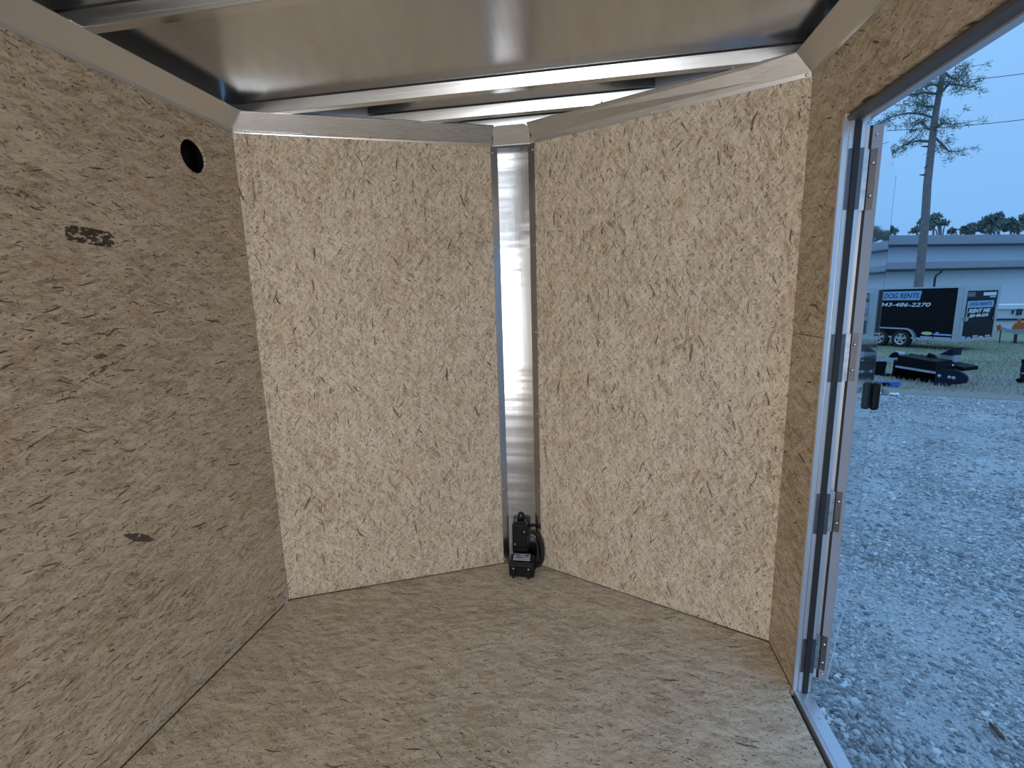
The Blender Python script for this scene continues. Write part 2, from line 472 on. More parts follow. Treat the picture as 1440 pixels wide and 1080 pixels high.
# ---- left wall with the round vent hole
wlft = tag(empty('wall_left'), 'strand board wall with a round vent hole and an ink stamp', 'wall', kind='structure')
HY, HZ, HR = -.202, 1.812, .053
def panel_with_hole(x0, x1, y0, y1, z0, z1):
    mb = MB(); S = HR*1.6; N = 48
    for y_a, y_b, z_a, z_b in ((y0, HY-S, z0, z1), (HY+S, y1, z0, z1), (HY-S, HY+S, z0, HZ-S), (HY-S, HY+S, HZ+S, z1)):
        mb.box(x0, x1, y_a, y_b, z_a, z_b)
    ring, sq = [], []
    for k in range(N):
        a = 2*math.pi*(k+.5)/N; c, s = math.cos(a), math.sin(a); m = S/max(abs(c), abs(s))
        ring.append((HY+HR*c, HZ+HR*s)); sq.append((HY+m*c, HZ+m*s))
    # exact corners for the square
    for k in range(N):
        j = (k+1) % N
        a, b, cc, d = ring[k], ring[j], sq[j], sq[k]
        for X, flip in ((x1, False), (x0, True)):
            q = [(X, a[0], a[1]), (X, b[0], b[1]), (X, cc[0], cc[1]), (X, d[0], d[1])]
            mb.add(q, [(0, 1, 2, 3)] if flip else [(3, 2, 1, 0)])
            if abs(cc[0]-d[0]) > 1e-4 and abs(cc[1]-d[1]) > 1e-4:
                co = (HY+math.copysign(S, d[0]-HY), HZ+math.copysign(S, d[1]-HZ))
                mb.add([(X, d[0], d[1]), (X, cc[0], cc[1]), (X, co[0], co[1])], [(0, 1, 2)] if flip else [(2, 1, 0)])
        mb.add([(x0, *a), (x1, *a), (x1, *b), (x0, *b)], [(0, 1, 2, 3)])
    return mb
panel_with_hole(-1.0-TH, -1.0, -1.2, -.001, GAP, H+.03).build('wall_panel', 'osb_left', wlft, uv=lambda c: (c[1], c[2]))
for y0, y1 in ((-2.42, -1.202), (-3.64, -2.422), (YR, -3.642)):
    MB().box(-1.0-TH, -1.0, y0, y1, GAP, H+.03).build('wall_panel', 'osb_left', wlft, uv=lambda c: (c[1], c[2]))
MB().box(-1.055, -1.045, YR, .03, -.09, ZR+.01).build('outer_skin', 'white_skin', wlft)
cup = MB(); N = 32
cr = [[(X, HY+HR*1.02*math.cos(2*math.pi*k/N), HZ+HR*1.02*math.sin(2*math.pi*k/N)) for k in range(N)] for X in (-1.0-TH, -1.043)]
cup.loft(cr, caps=False); cup.add(cr[1], [tuple(range(N))])
cup.build('vent_cup', 'black_plastic', wlft)

# ---- V-nose walls
def vwall(name, sgn, mat, label):
    w = tag(empty(name), label, 'wall', kind='structure')
    A = np.array([sgn*1.0, 0, 0]); B = np.array([sgn*VC, VE, 0]); d = (B-A); L = np.linalg.norm(d); d /= L
    n = np.array([sgn*math.sin(PHI), math.cos(PHI), 0])   # outward
    B2 = B + d*.028
    mb = MB().prism([A+(0, 0, GAP), B2+(0, 0, GAP), B2+n*TH+(0, 0, GAP), A+n*TH+(0, 0, GAP)], (0, 0, H+.03-GAP))
    def uv(c):
        return (c[2], (np.array(c)-A)@d)
    mb.build('wall_panel', mat, w, uv=uv)
    A3 = A+n*.045-d*.02; B3 = B+n*.045+d*.06
    MB().prism([A3+(0, 0, -.09), B3+(0, 0, -.09), B3+n*.01+(0, 0, -.09), A3+n*.01+(0, 0, -.09)], (0, 0, ZR+.10)).build('outer_skin', 'white_skin', w)
    return w
vwall('wall_front_left', -1, 'osb_front_left', 'strand board nose wall between vent wall and metal centre strip')
vwall('wall_front_right', 1, 'osb_front_right', 'strand board nose wall between metal centre strip and door wall')

# ---- right wall around the door opening
D0, D1, DT = -.228, -1.055, 1.748
wr = tag(empty('wall_right'), 'shaded strand board wall around the open side door', 'wall', kind='structure')
uvr = lambda c: (c[1]*1.0+7, c[2])
MB().box(1.0, 1.0+TH, D0, -.001, GAP, 1.168).build('wall_panel', 'osb_right', wr, uv=uvr)
MB().box(1.0, 1.0+TH, D0, -.001, 1.170, H+.03).build('wall_panel', 'osb_right', wr, uv=uvr)
MB().box(1.0, 1.0+TH, D1, D0-.001, DT+.018, H+.03).build('wall_panel', 'osb_right', wr, uv=uvr)
for y0, y1 in ((-2.42, D1-.001), (-3.64, -2.422), (YR, -3.642)):
    MB().box(1.0, 1.0+TH, y0, y1, GAP, H+.03).build('wall_panel', 'osb_right', wr, uv=uvr)
sk = MB()
sk.box(1.040, 1.050, D0+.006, .03, -.09, ZR+.01); sk.box(1.040, 1.050, D1-.006, D0+.006, DT+.03, ZR+.01)
sk.box(1.040, 1.050, YR, D1-.006, -.09, ZR+.01); sk.box(1.040, 1.050, D1-.006, D0+.006, -.09, -.03)
sk.build('outer_skin', 'white_skin', wr)
fm = MB(); fm.box(1.0+TH, 1.04, D0+.006, 0, GAP, H+.03); fm.box(1.0+TH, 1.04, YR, D1-.006, GAP, H+.03); fm.box(1.0+TH, 1.04, D1, D0, DT+.012, H+.03)
fm.build('framing', 'chassis_steel', wr)

# ---- rear wall: frame of the open rear doorway
wb = tag(empty('wall_rear'), 'aluminium frame around the open rear doorway', 'wall', kind='structure')
MB().box(-1.05, -.90, YR-.05, YR, -.09, ZR).build('jamb', 'white_skin', wb)
MB().box(.90, 1.05, YR-.05, YR, -.09, ZR).build('jamb', 'white_skin', wb)
MB().box(-.90, .90, YR-.05, YR, 1.88, ZR).build('header', 'white_skin', wb)
rz = -0.55
dr2 = tag(empty('door_2'), 'rear ramp door folded down onto the gravel', 'door', kind='structure')
MB().prism([(-.9, YR-.055, -.03), (-.9, YR-1.80, rz+.02), (-.9, YR-1.80, rz+.06), (-.9, YR-.055, .01)], (1.8, 0, 0)).build('ramp_panel', 'osb_floor', dr2, uv=lambda c: (c[0], c[1]))
MB().prism([(-.9, YR-1.80, rz+.02), (-.9, YR-2.1, rz-.01), (-.9, YR-2.1, rz+.01), (-.9, YR-1.80, rz+.06)], (1.8, 0, 0)).build('ramp_flap', 'frame_aluminium', dr2)

# ---- ceiling: roof sheet and bows
ce = tag(empty('ceiling'), 'bare aluminium roof sheet on aluminium roof bows', 'ceiling', kind='structure')
rs = MB()
outl = [(-1.05, YR), (1.05, YR), (1.05, .02), (.11, .45), (-.11, .45), (-1.05, .02)]
rs.prism([(x, y, ZR) for x, y in outl], (0, 0, .01))
rs.build('roof_sheet', 'roof_aluminium', ce)
BH, BW = .040, .030
def bow_half(y):
    return min(1.036, 1.0-(1-VC)/VE*y+.085)
bow_y = [.017, .237, .392]+[-.578-.595*k for k in range(8)]
for y in bow_y:
    ya, yb = y, y+BW+.018
    h0, h1 = bow_half(ya), bow_half(yb)
    zt_, zb_ = ZR-.0035, ZR-BH
    mbw = MB().add([(-h0, y+.009, zb_), (h0, y+.009, zb_), (h1, y+BW+.009, zb_), (-h1, y+BW+.009, zb_),
                    (-h0, ya, zt_), (h0, ya, zt_), (h1, yb, zt_), (-h1, yb, zt_)],
                   [(0, 3, 2, 1), (4, 5, 6, 7), (0, 1, 5, 4), (1, 2, 6, 5), (2, 3, 7, 6), (3, 0, 4, 7)])
    b = mbw.build('roof_bow', 'bow_aluminium', ce, bevel=.0012)
    MB().box(-h1, h1, ya+.001, yb-.002, ZR-.0035, ZR-.0001).build('adhesive_strip', 'dark_tape', b)

# ---- cove trims
def cove_profile(ribs):
    p = [(.0005, 0.0), (.0030, 0.0), (.0040, .0125)]
    q0, q1 = np.array((.0040, .0125)), np.array((.055, .0655))
    nn = np.array((.72, -.69))
    if ribs:
        n = 11
        for k in range(n):
            a = q0+(q1-q0)*((k+.25)/n); b = q0+(q1-q0)*((k+.75)/n); cdiv = q0+(q1-q0)*((k+.98)/n)
            p += [tuple(a+nn*.0026), tuple(b+nn*.0026), tuple(cdiv)]
    p += [tuple(q1), (.0565, .0655), (.0545, .0685), (.0520, .0675), (.0015, .0150)]
    return p
NL = np.array([math.sin(PHI), -math.cos(PHI)])     # inward normal of the front-left wall
NRr = np.array([-math.sin(PHI), -math.cos(PHI)])
def cove(name, P, n0, Q, n1, ribs, label):
    o = tag(empty(name), label, 'trim', kind='structure')
    pr = cove_profile(ribs)
    rings = [[(P[0]+n0[0]*a, P[1]+n0[1]*a, H+b) for a, b in pr], [(Q[0]+n1[0]*a, Q[1]+n1[1]*a, H+b) for a, b in pr]]
    MB().loft(rings).build('cove_strip', 'trim_aluminium', o, smooth=False)
    return o
mL = np.array([1.0, -math.tan(PHI/2)]); mR = np.array([-1.0, -math.tan(PHI/2)])
E1 = np.array([-VC+.004, VE+.002]); E2 = np.array([VC-.004, VE+.002])
tr1 = cove('trim_1', (-1, YR), (1, 0), (-1, 0), mL, False, 'smooth aluminium cove trim above the vent wall')
tr2 = cove('trim_2', (-1, 0), mL, E1, NL, True, 'ribbed aluminium cove trim above the front left nose wall')
tr3 = cove('trim_3', E2, NRr, (1, 0), mR, False, 'smooth aluminium cove trim above the front right nose wall')
tr4 = cove('trim_4', (1, 0), mR, (1, YR), (-1, 0), False, 'shaded aluminium cove trim above the door wall')
lp0, lp1 = [(.0005, .0), (.0034, .0), (.0056, .0123), (.0005, .0123)], None
MB().loft([[(P_[0]+n_[0]*a, P_[1]+n_[1]*a, H-.0005+b) for a, b in lp0] for P_, n_ in (((-1, 0), mL), (E1, NL))]).build('bottom_lip', 'polished_lip', tr2)
def screw(parent, p, n, r=.0045, m='steel'):
    MB().dome(p, n, r, r*.55).build('screw', m, parent, smooth=True)
def wall_screws(parent, A, B, n, zs):
    A = np.array(A, float); B = np.array(B, float)
    for f in zs:
        p = A+(B-A)*f
        screw(parent, (p[0]+n[0]*.0036, p[1]+n[1]*.0036, H+.007), (n[0], n[1], 0))
wall_screws(tr1, (-1, -.004), (-1, -3), (1, 0), [.002, .13, .27, .41, .55, .69, .83, .97])
wall_screws(tr2, (-1, 0), (-VC, VE), NL, [.012, .03, .50])
wall_screws(tr3, (VC, VE), (1, 0), NRr, [.50, .985])
wall_screws(tr4, (1, 0), (1, -3), (-1, 0), [.22, .4, .6])
def upper_screws(parent, A, B, n, fs):
    A = np.array(A, float); B = np.array(B, float)
    for f in fs:
        p = A+(B-A)*f
        screw(parent, (p[0]+n[0]*.0555, p[1]+n[1]*.0555, H+.066), (n[0], n[1], .2), .004)
upper_screws(tr2, (-1, 0), (-VC, VE), NL, [.03, .64]); upper_screws(tr3, (VC, VE), (1, 0), NRr, [.33, .78]); upper_screws(tr1, (-1, 0), (-1, -3), (1, 0), [.03, .2, .4])

# ---- nose centre strip (metal) and the cap above it
t5 = tag(empty('trim_5'), 'brushed metal centre strip in the nose between two strand board walls', 'trim', kind='structure')
dL = np.array([math.cos(PHI), math.sin(PHI)])
PL = np.array([-VC, VE]); PLi = PL+dL*.030
PR = np.array([VC, VE]); PRi = np.array([-PLi[0], PLi[1]])
YP = PLi[1]
cp = MB(); nx = 14; nzs = 60
rows = []
for k in range(nzs+1):
    z = .001+(H+.012)*k/nzs
    rows.append([(PLi[0]+(PRi[0]-PLi[0])*i/nx, YP+.0035*(1-(2*i/nx-1)**2)-.001, z) for i in range(nx+1)])
cp.loft(rows, caps=False, closed=False)
cp.build('centre_panel', 'nose_panel_metal', t5, smooth=True)
MB().box(-.12, .12, YP+.014, YP+.020, -.09, ZR).build('backing_plate', 'chassis_steel', t5)
for (a, b, n) in ((PL, PLi, NL), (PR, PRi, NRr)):
    fr = MB().prism([(a[0], a[1], .001), (b[0], b[1], .001), (b[0]+n[0]*.0025, b[1]+n[1]*.0025, .001), (a[0]+n[0]*.0025, a[1]+n[1]*.0025, .001)], (0, 0, H-.001))
    fo = fr.build('edge_flange', 'flange_metal', t5)
    md = a+(b-a)*.30
    for z in (1.925, 1.535, 1.155, .775, .395, .025):
        MB().dome((md[0]+n[0]*.0025, md[1]+n[1]*.0025, z), (n[0], n[1], 0), .0045, .003).build('rivet', 'steel', fo, smooth=True)
t6 = tag(empty('trim_6'), 'rounded tan metal cap where the nose cove trims meet', 'trim', kind='structure')
capw = .078
out2 = [(-capw, 0), (capw, 0), (capw, .052)]
for k in range(1, 9):
    a = math.pi/2*k/8; out2.append((capw-.028+.028*math.cos(a), .052+.028*math.sin(a)))
for k in range(0, 9):
    a = math.pi/2+math.pi/2*k/8; out2.append((-capw+.028+.028*math.cos(a), .052+.028*math.sin(a)))
def capmap(x, s):
    return np.array([x, YP-.010-s*.60, H+.001+s*.80])
MB().prism([capmap(x, s) for x, s in out2], (0, .0015, .0012)).build('cap_plate', 'trim_aluminium', t6)
MB().prism([(-capw, YP-.012, H-.002), (capw, YP-.012, H-.002), (capw, YP-.004, H+.006), (-capw, YP-.004, H+.006)], (0, -.002, .002)).build('cap_lip', 'frame_aluminium', t6)

# ---- door frame
t7 = tag(empty('trim_7'), 'aluminium frame and sill of the side door opening', 'trim', kind='structure')
def jamb(name, x0, x1, depth, m, head=True):
    mb = MB()
    mb.box(x0, x1, D0-depth, D0+.006, .004, DT+.006)
    mb.box(x0, x1, D1-.006, D1+depth, .004, DT+.006)
    if head: mb.box(x0, x1, D1+depth, D0-depth, DT-depth, DT+.006)
    return mb.build(name, m, t7)
jamb('inner_flange', .997, 1.0085, .0045, 'frame_aluminium', False)
jamb('channel_groove', 1.0085, 1.0125, -.003, 'frame_aluminium', False)
jamb('jamb_face', 1.0125, 1.024, .0035, 'frame_aluminium', False)
jamb('seal', 1.0245, 1.039, .010, 'black_rubber', False)
jamb('outer_flange', 1.0385, 1.052, .0008, 'frame_aluminium', False)
MB().box(1.004, 1.034, D1+.001, D0+.004, DT-.001, DT+.010).build('header_channel', 'shade_and_edge_grey', t7)  # shade on the header's inner underside is put into its dark colour
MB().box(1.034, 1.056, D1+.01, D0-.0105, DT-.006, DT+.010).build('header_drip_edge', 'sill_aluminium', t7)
sl = MB().prism([(1.000, D1, -.03), (1.000, D1, .0065), (1.008, D1, .0065), (1.0095, D1, .002), (1.012, D1, .002), (1.0135, D1, .004), (1.055, D1, -.002), (1.055, D1, -.03)], (0, D0-D1, 0))
sl.build('sill', 'sill_aluminium', t7)
for y in (-.33, -.5, -.75, -.95):
    MB().dome((1.036, y, .0008), (0, 0, 1), .004, .002).build('screw', 'steel', t7, smooth=True)

# ---- the open side door
I_ = np.array([1.100, -.218]); dd = np.array([.513, .858]); dd /= np.linalg.norm(dd)
no = np.array([-dd[1], dd[0]])          # towards the outer face
DW, DZ0, DZ1, DTK = .775, .045, 1.737, .040
door = At('door_1', (I_[0], I_[1], DZ0), 'open side door with glossy white inner face and four steel hinges', 'door', kind='structure')
def P2(s, q, z):                          # s along the door, q across (0 inner, + outer)
    p = I_+dd*s+no*q
    return np.array([p[0], p[1], z])
def dbox(s0, s1, q0, q1, z0, z1):
    return MB().obox(P2(s0, q0, z0), P2(s1, q0, z0)-P2(s0, q0, z0), P2(s0, q1, z0)-P2(s0, q0, z0), (0, 0, z1-z0))
door.part(dbox(.004, DW-.004, .002, DTK-.002, DZ0+.003, DZ1-.003), 'core', 'door_edge_paint')
door.part(dbox(.001, DW, -.0012, .0012, DZ0, DZ1), 'inner_skin', 'door_skin_white')
door.part(dbox(0, DW, DTK-.001, DTK+.001, DZ0, DZ1), 'outer_skin', 'white_skin')
door.part(dbox(-.0015, .006, -.0012, .022, DZ0, DZ1), 'edge_channel', 'door_edge_paint')
door.part(dbox(-.001, .006, .022, .029, DZ0-.004, DZ1-.001), 'door_seal', 'black_rubber')
door.part(dbox(-.004, .006, .029, DTK, DZ0, DZ1), 'edge_lip', 'frame_aluminium')
for s0, s1, z0, z1 in ((DW-.003, DW+.001, DZ0, DZ1),):
    door.part(dbox(s0, s1, -.0016, .022, z0, z1), 'free_edge_channel', 'shade_and_edge_grey')
door.part(dbox(0, DW, 0, DTK, DZ1-.001, DZ1+.001), 'top_channel', 'black_rubber')
door.part(dbox(0, DW, -.0022, .003, DZ0-.002, DZ0+.004), 'bottom_channel', 'frame_aluminium')
door.part(dbox(.0, .004, .0, .007, DZ0-.001, DZ0+.02), 'corner_plug', 'black_rubber')
HX = np.array([1.056, -.205])     # hinge pin
for (z0, z1) in ((1.520, 1.677), (1.042, 1.181), (.566, .697), (.078, .200)):
    hp = door.part(dbox(-.0040, -.0015, .007, .022, z0, z1), 'hinge', 'hinge_steel')
    for k in range(2):
        z = z0+(z1-z0)*(.23+.54*k)
        c0 = P2(-.0040, .0145, z)
        door.part(MB().dome(c0, (-dd[0], -dd[1], 0), .0050, .0035), 'bolt', 'steel', hp, smooth=True)
    # bridging leaf, knuckles and jamb leaf
    a = P2(-.0045, .026, 0)
    door.part(MB().prism([(a[0], a[1], z0), (HX[0], HX[1], z0), (HX[0]-.001, HX[1]-.0025, z0), (a[0]-.0005, a[1]-.0025, z0)], (0, 0, z1-z0)), 'bridge_leaf', 'steel', hp)
    nk = 5
    kn = MB()
    for k in range(nk):
        kn.cyl((HX[0], HX[1], z0+(z1-z0)*(k+.06)/nk), (HX[0], HX[1], z0+(z1-z0)*(k+.94)/nk), .0048, 10)
    door.part(kn, 'knuckle', 'steel', hp, smooth=True)
    door.part(MB().box(1.0135, 1.052, D0-.0048, D0-.0032, z0, z1), 'jamb_leaf', 'hinge_steel', hp)
for z in (1.712, .062):
    door.part(MB().dome(P2(-.0015, .012, z), (-dd[0], -dd[1], 0), .0048, .0035), 'bolt', 'steel', smooth=True)
# latch box on the inner face by the free edge
lz = .880
lt = dbox(DW-.110, DW-.052, -.030, -.001, lz-.056, lz+.056)
lo = door.part(lt, 'latch_box', 'black_plastic', bevel=.010)
door.part(dbox(DW-.095, DW-.066, -.060, -.034, lz+.006, lz+.034), 'latch_knob', 'door_edge_paint', lo, bevel=.008)

# ---- battery box and wiring box on the nose strip
bb = At('battery_box', (.010, .355, 0), 'small black battery box with grey label on the floor at the nose', 'battery box')
bx0, bx1, by0, by1 = -.049, .069, .300, .372
def xr(y): return 0.012*(y-.30)/.1
body = bb.part(MB().box(bx0, bx1, by0, by1, .004, .066), 'body', 'black_plastic', bevel=.005)
lid = bb.part(MB().box(bx0-.003, bx1+.003, by0-.003, by1+.003, .066, .080), 'lid', 'black_plastic', bevel=.004)
bb.part(MB().prism([(bx0+.010, by0+.004, .080), (bx1-.010, by0+.004, .080), (bx1-.014, by1-.004, .094), (bx0+.014, by1-.004, .094)], (0, .001, -.004)), 'label_bed', 'black_plastic')
lab = bb.part(MB().prism([(bx0+.018, by0+.012, .0822), (bx1-.018, by0+.012, .0822), (bx1-.020, by1-.018, .0928), (bx0+.020, by1-.018, .0928)], (0, -.0001, .0008)), 'label', 'label_grey')
for (u0, u1, v0, v1) in ((.10, .34, .74, .86), (.40, .55, .80, .84), (.66, .92, .70, .84), (.12, .50, .52, .56), (.12, .62, .40, .43), (.12, .44, .28, .31), (.60, .90, .50, .53)):
    def lp(u, v):
        y = by0+.012+v*(by1-by0-.030); z = .0832+v*(.0938-.0832)
        return np.array([bx0+.019+u*(bx1-bx0-.038), y, z])
    bb.part(MB().prism([lp(u0, v0), lp(u1, v0), lp(u1, v1), lp(u0, v1)], (0, -.0001, .0006)), 'print_line', 'black_plastic', lab)
for x in (bx0+.022, bx1-.024):
    bb.part(MB().prism([(x-.006, by0-.009, 0), (x+.006, by0-.009, 0), (x+.006, by0-.004, .056), (x-.006, by0-.004, .056)], (0, .006, 0)), 'hold_down_strap', 'black_plastic', bevel=.0015)
    bb.part(MB().dome((x, by0-.0045, .048), (0, -1, 0), .0045, .003), 'bolt', 'steel', smooth=True)
for x in (bx0-.002, bx1+.002):
    bb.part(MB().box(x-.004, x+.004, by0+.03, by0+.05, .030, .064), 'side_clip', 'black_plastic', bevel=.001)

wbx = At('wiring_box', (-.005, .40, .10), 'tall black wiring box screwed to the metal centre strip', 'wiring box')
wy0, wy1 = .378, YP-.001
wbx.part(MB().box(-.043, .031, wy0, wy1, .085, .232), 'body', 'black_plastic', bevel=.004)
wbx.part(MB().box(-.036, .024, wy0+.004, wy1, .232, .243), 'top_cap', 'black_plastic', bevel=.003)
tb = MB(); tpts = [(-.022, .243), (.014, .243), (.014, .256), (.008, .268), (-.004, .273), (-.016, .268), (-.022, .256)]
tab = wbx.part(tb.prism([(x, YP-.008, z) for x, z in tpts], (0, .006, 0)), 'mounting_tab', 'black_plastic')
wbx.part(MB().dome((-.004, YP-.008, .260), (0, -1, 0), .0045, .003), 'bolt', 'steel', tab, smooth=True)
for x, z in ((.017, .195), (-.030, .128)):
    wbx.part(MB().dome((x, wy0, z), (0, -1, 0), .0045, .003), 'bolt', 'steel', smooth=True)
wbx.part(MB().prism([(-.040, wy0, .108), (.028, wy0, .108), (.028, wy0-.010, .100), (-.040, wy0-.010, .100)], (0, 0, .010)), 'cable_shroud', 'black_plastic')
def bez(p0, p1, p2, p3, n):
    p0, p1, p2, p3 = [np.array(q, float) for q in (p0, p1, p2, p3)]
    return [(1-u)**3*p0+3*(1-u)**2*u*p1+3*(1-u)*u*u*p2+u**3*p3 for u in np.linspace(0, 1, n)]
cpts = bez((.030, .392, .190), (.075, .385, .205), (.100, .380, .165), (.104, .375, .115), 40)+bez((.104, .375, .115), (.108, .368, .060), (.100, .36, .034), (.066, .352, .036), 40)[1:]
wbx.part(MB().tube(cpts, [.0095+.0016*(k % 2) for k in range(len(cpts))], 10), 'cable', 'black_loom')
cpts2 = bez((.030, .396, .170), (.060, .394, .175), (.080, .39, .140), (.082, .386, .10), 16)+bez((.082, .386, .10), (.084, .38, .06), (.078, .37, .05), (.069, .365, .05), 16)[1:]
wbx.part(MB().tube(cpts2, .0035, 8), 'wire', 'black_loom', smooth=True)

# ================================================================== OUTSIDE
rng = np.random.default_rng(7)
random.seed(7)
def npmesh(name, verts, faces_tri, mat, parent=None, tone=None):
    me = bpy.data.meshes.new(name)
    me.vertices.add(len(verts)); me.vertices.foreach_set('co', np.asarray(verts, np.float32).ravel())
    nf = len(faces_tri); me.loops.add(nf*3); me.polygons.add(nf)
    me.loops.foreach_set('vertex_index', np.asarray(faces_tri, np.int32).ravel())
    me.polygons.foreach_set('loop_start', np.arange(0, nf*3, 3, dtype=np.int32))
    me.update(calc_edges=True); me.validate()
    if tone is not None:
        a = me.attributes.new('tone', 'FLOAT', 'POINT'); a.data.foreach_set('value', np.asarray(tone, np.float32))
    return link(name, me, mat, parent)

# ---- ground: flat at the trailer, then falling gently away
def s_line(s0, w, lat0=-1):
    d = np.array([.59, .807]); d = d/np.linalg.norm(d); e = np.array([d[1], -d[0]])
    return d, e
_d, _e = s_line(0, 0)
def gp(s, l):
    q = _d*s+_e*l
    return (q[0], q[1], gz(q[0], q[1]))
gm = MB(); gm.add([gp(-40, -90), gp(1, -90), gp(130, -160), gp(-40, 90), gp(1, 90), gp(130, 160)], [(0, 3, 4, 1), (1, 4, 5, 2)])
tag(gm.build('gravel_yard', 'gravel'), 'pale crushed gravel yard outside the side door', 'ground', kind='structure')

def in_trailer(x, y):
    return (x < 1.13)
# loose stones near the door, one joined mesh nobody could count
t_ = (1+5**.5)/2
ico_v = np.array([(-1, t_, 0), (1, t_, 0), (-1, -t_, 0), (1, -t_, 0), (0, -1, t_), (0, 1, t_), (0, -1, -t_), (0, 1, -t_), (t_, 0, -1), (t_, 0, 1), (-t_, 0, -1), (-t_, 0, 1)])
ico_v /= np.linalg.norm(ico_v[0])
ico_f = np.array([(0, 11, 5), (0, 5, 1), (0, 1, 7), (0, 7, 10), (0, 10, 11), (1, 5, 9), (5, 11, 4), (11, 10, 2), (10, 7, 6), (7, 1, 8), (3, 9, 4), (3, 4, 2), (3, 2, 6), (3, 6, 8), (3, 8, 9), (4, 9, 5), (2, 4, 11), (6, 2, 10), (8, 6, 7), (9, 8, 1)])
va, vb_ = on_ground(1240, 553), on_ground(1440, 564)
vd = (vb_-va)[:2]; vd /= np.linalg.norm(vd); vn = np.array([-vd[1], vd[0]])
def patch(x, y):
    return (np.sin(x*2.1+1.3*np.sin(y*1.7))+np.sin(y*2.6+1.1*np.sin(x*2.9)+2)+.7*np.sin(5.3*x+4.1*y)+.7*np.sin(4.7*y-6.1*x+1))/3.4
def stones(n, xr_, yr_, r0, r1, power=1.0, pw=3.0, keep=.25):
    x = xr_[0]+(xr_[1]-xr_[0])*rng.random(n)**power
    y = yr_[0]+(yr_[1]-yr_[0])*rng.random(n)
    ok = rng.random(n) < np.clip(keep+(1-keep)*(patch(x, y)*1.4+.6), keep, 1)
    ok &= ((x-va[0])*vn[0]+(y-va[1])*vn[1]) < -.12      # none on the verge
    x, y = x[ok], y[ok]; n = len(x)
    r = r0+(r1-r0)*rng.random(n)**pw
    jit = 1+.95*(rng.random((n, 12, 1))-.5)
    sx = np.stack([r*(.8+.7*rng.random(n)), r*(.7+.5*rng.random(n)), r*(.5+.4*rng.random(n))], 1)
    a = rng.random(n)*6.283; b = (rng.random(n)-.5)*1.6
    P = ico_v[None]*jit*sx[:, None, :]
    cb, sb = np.cos(b)[:, None], np.sin(b)[:, None]
    P = np.stack([P[..., 0], P[..., 1]*cb-P[..., 2]*sb, P[..., 1]*sb+P[..., 2]*cb], -1)
    ca, sa = np.cos(a)[:, None], np.sin(a)[:, None]
    P = np.stack([P[..., 0]*ca-P[..., 1]*sa, P[..., 0]*sa+P[..., 1]*ca, P[..., 2]], -1)
    s = .59*x+.807*y
    z = -.55-GK*np.maximum(0, s-1)+r*.05
    P += np.stack([x, y, z], 1)[:, None, :]
    tone = np.repeat(np.clip(rng.normal(.50, .27, n)-.12*patch(x, y), 0, 1), 12)
    Fi = (ico_f[None]+12*np.arange(n)[:, None, None]).reshape(-1, 3)
    return P.reshape(-1, 3), Fi, tone
Vs, Fs, Ts = [], [], []; base = 0
for args in ((4200, (1.10, 1.62), (-1.7, .7), .006, .022, 1.0, 2.0, .9), (34000, (1.10, 2.6), (-1.7, 1.9), .003, .013, 1.0, 2.6), (30000, (1.15, 4.4), (-.4, 4.4), .005, .017, .9, 2.6), (34000, (1.4, 8.2), (1.2, 8.6), .009, .024, .75, 2.6)):
    v_, f_, tn = stones(*args)
    Vs.append(v_); Fs.append(f_+base); Ts.append(tn); base += len(v_)
tag(npmesh('gravel_stones', np.concatenate(Vs), np.concatenate(Fs), 'stone', tone=np.concatenate(Ts)),
    'loose crushed grey stones lying over the gravel yard', 'gravel', kind='stuff')

# ---- verge: dry grass and dirt, greener towards the parked trailer
vg = MB(); VN = 60; front, back = [], []
for k in range(VN+1):
    l = -30+90*k/VN
    p = va[:2]+vd*l+vn*(.10*math.sin(l*2.3)+.12*math.sin(l*.9+1)+.06*math.sin(l*7.1))
    q = va[:2]+vd*l+vn*40
    front.append((p[0], p[1], gz(*p)+.004)); back.append((q[0], q[1], gz(*q)+.02))
mid_ = [(f[0]+vn[0]*.5, f[1]+vn[1]*.5, gz(f[0]+vn[0]*.5, f[1]+vn[1]*.5)+.03) for f in front]
vg.loft([front, mid_, back], caps=False, closed=False)
tag(vg.build('grass_verge', 'verge_ground'), 'strip of dry dirt and grass beyond the gravel', 'ground', kind='structure')
# ---- parked black cargo trailer
Oc = on_ground(1344, 495)
TW = 1.90
def _orient(al):
    vd_ = (Oc-CAM)[:2]; vd_ = vd_/np.linalg.norm(vd_); pr_ = np.array([vd_[1], -vd_[0]])   # to the right
    a_ = -pr_*math.cos(al)+vd_*math.sin(al); b_ = pr_*math.sin(al)+vd_*math.cos(al)
    return a_, b_
def _px(P):
    v = np.array(P)-CAM; return 720+F_PX*(v@CR)/(v@_f)
lo_, hi_ = .05, 1.2
for _ in range(40):
    m_ = (lo_+hi_)/2; a_, b_ = _orient(m_)
    if _px(np.array([*(Oc[:2]+b_*TW), Oc[2]+1.2])) < 1401: lo_ = m_
    else: hi_ = m_
ta, tb_ = _orient(lo_)
def _side_s(px, py):
    v = ray(px, py); nn = np.array([tb_[0], tb_[1], 0])
    return (CAM+v*((nn@(Oc-CAM))/(nn@v)))
Wp = _side_s(1268, 478)
TZ = Oc[2]-.005
TL, TB, TT = 4.9, .36, on_plane(1350, 402, ((Oc-CAM)[0], (Oc-CAM)[1], 0), (Oc-CAM)[:2]@Oc[:2])[2]-TZ
ct = At('cargo_trailer', (Oc[0], Oc[1], TZ), 'black enclosed cargo trailer with silver trim and rental lettering', 'trailer')
def T3(s, b, z): # s along side from rear corner to front, b across from near side to far
    p = Oc[:2]+ta*s+tb_*b
    return np.array([p[0], p[1], TZ+z])
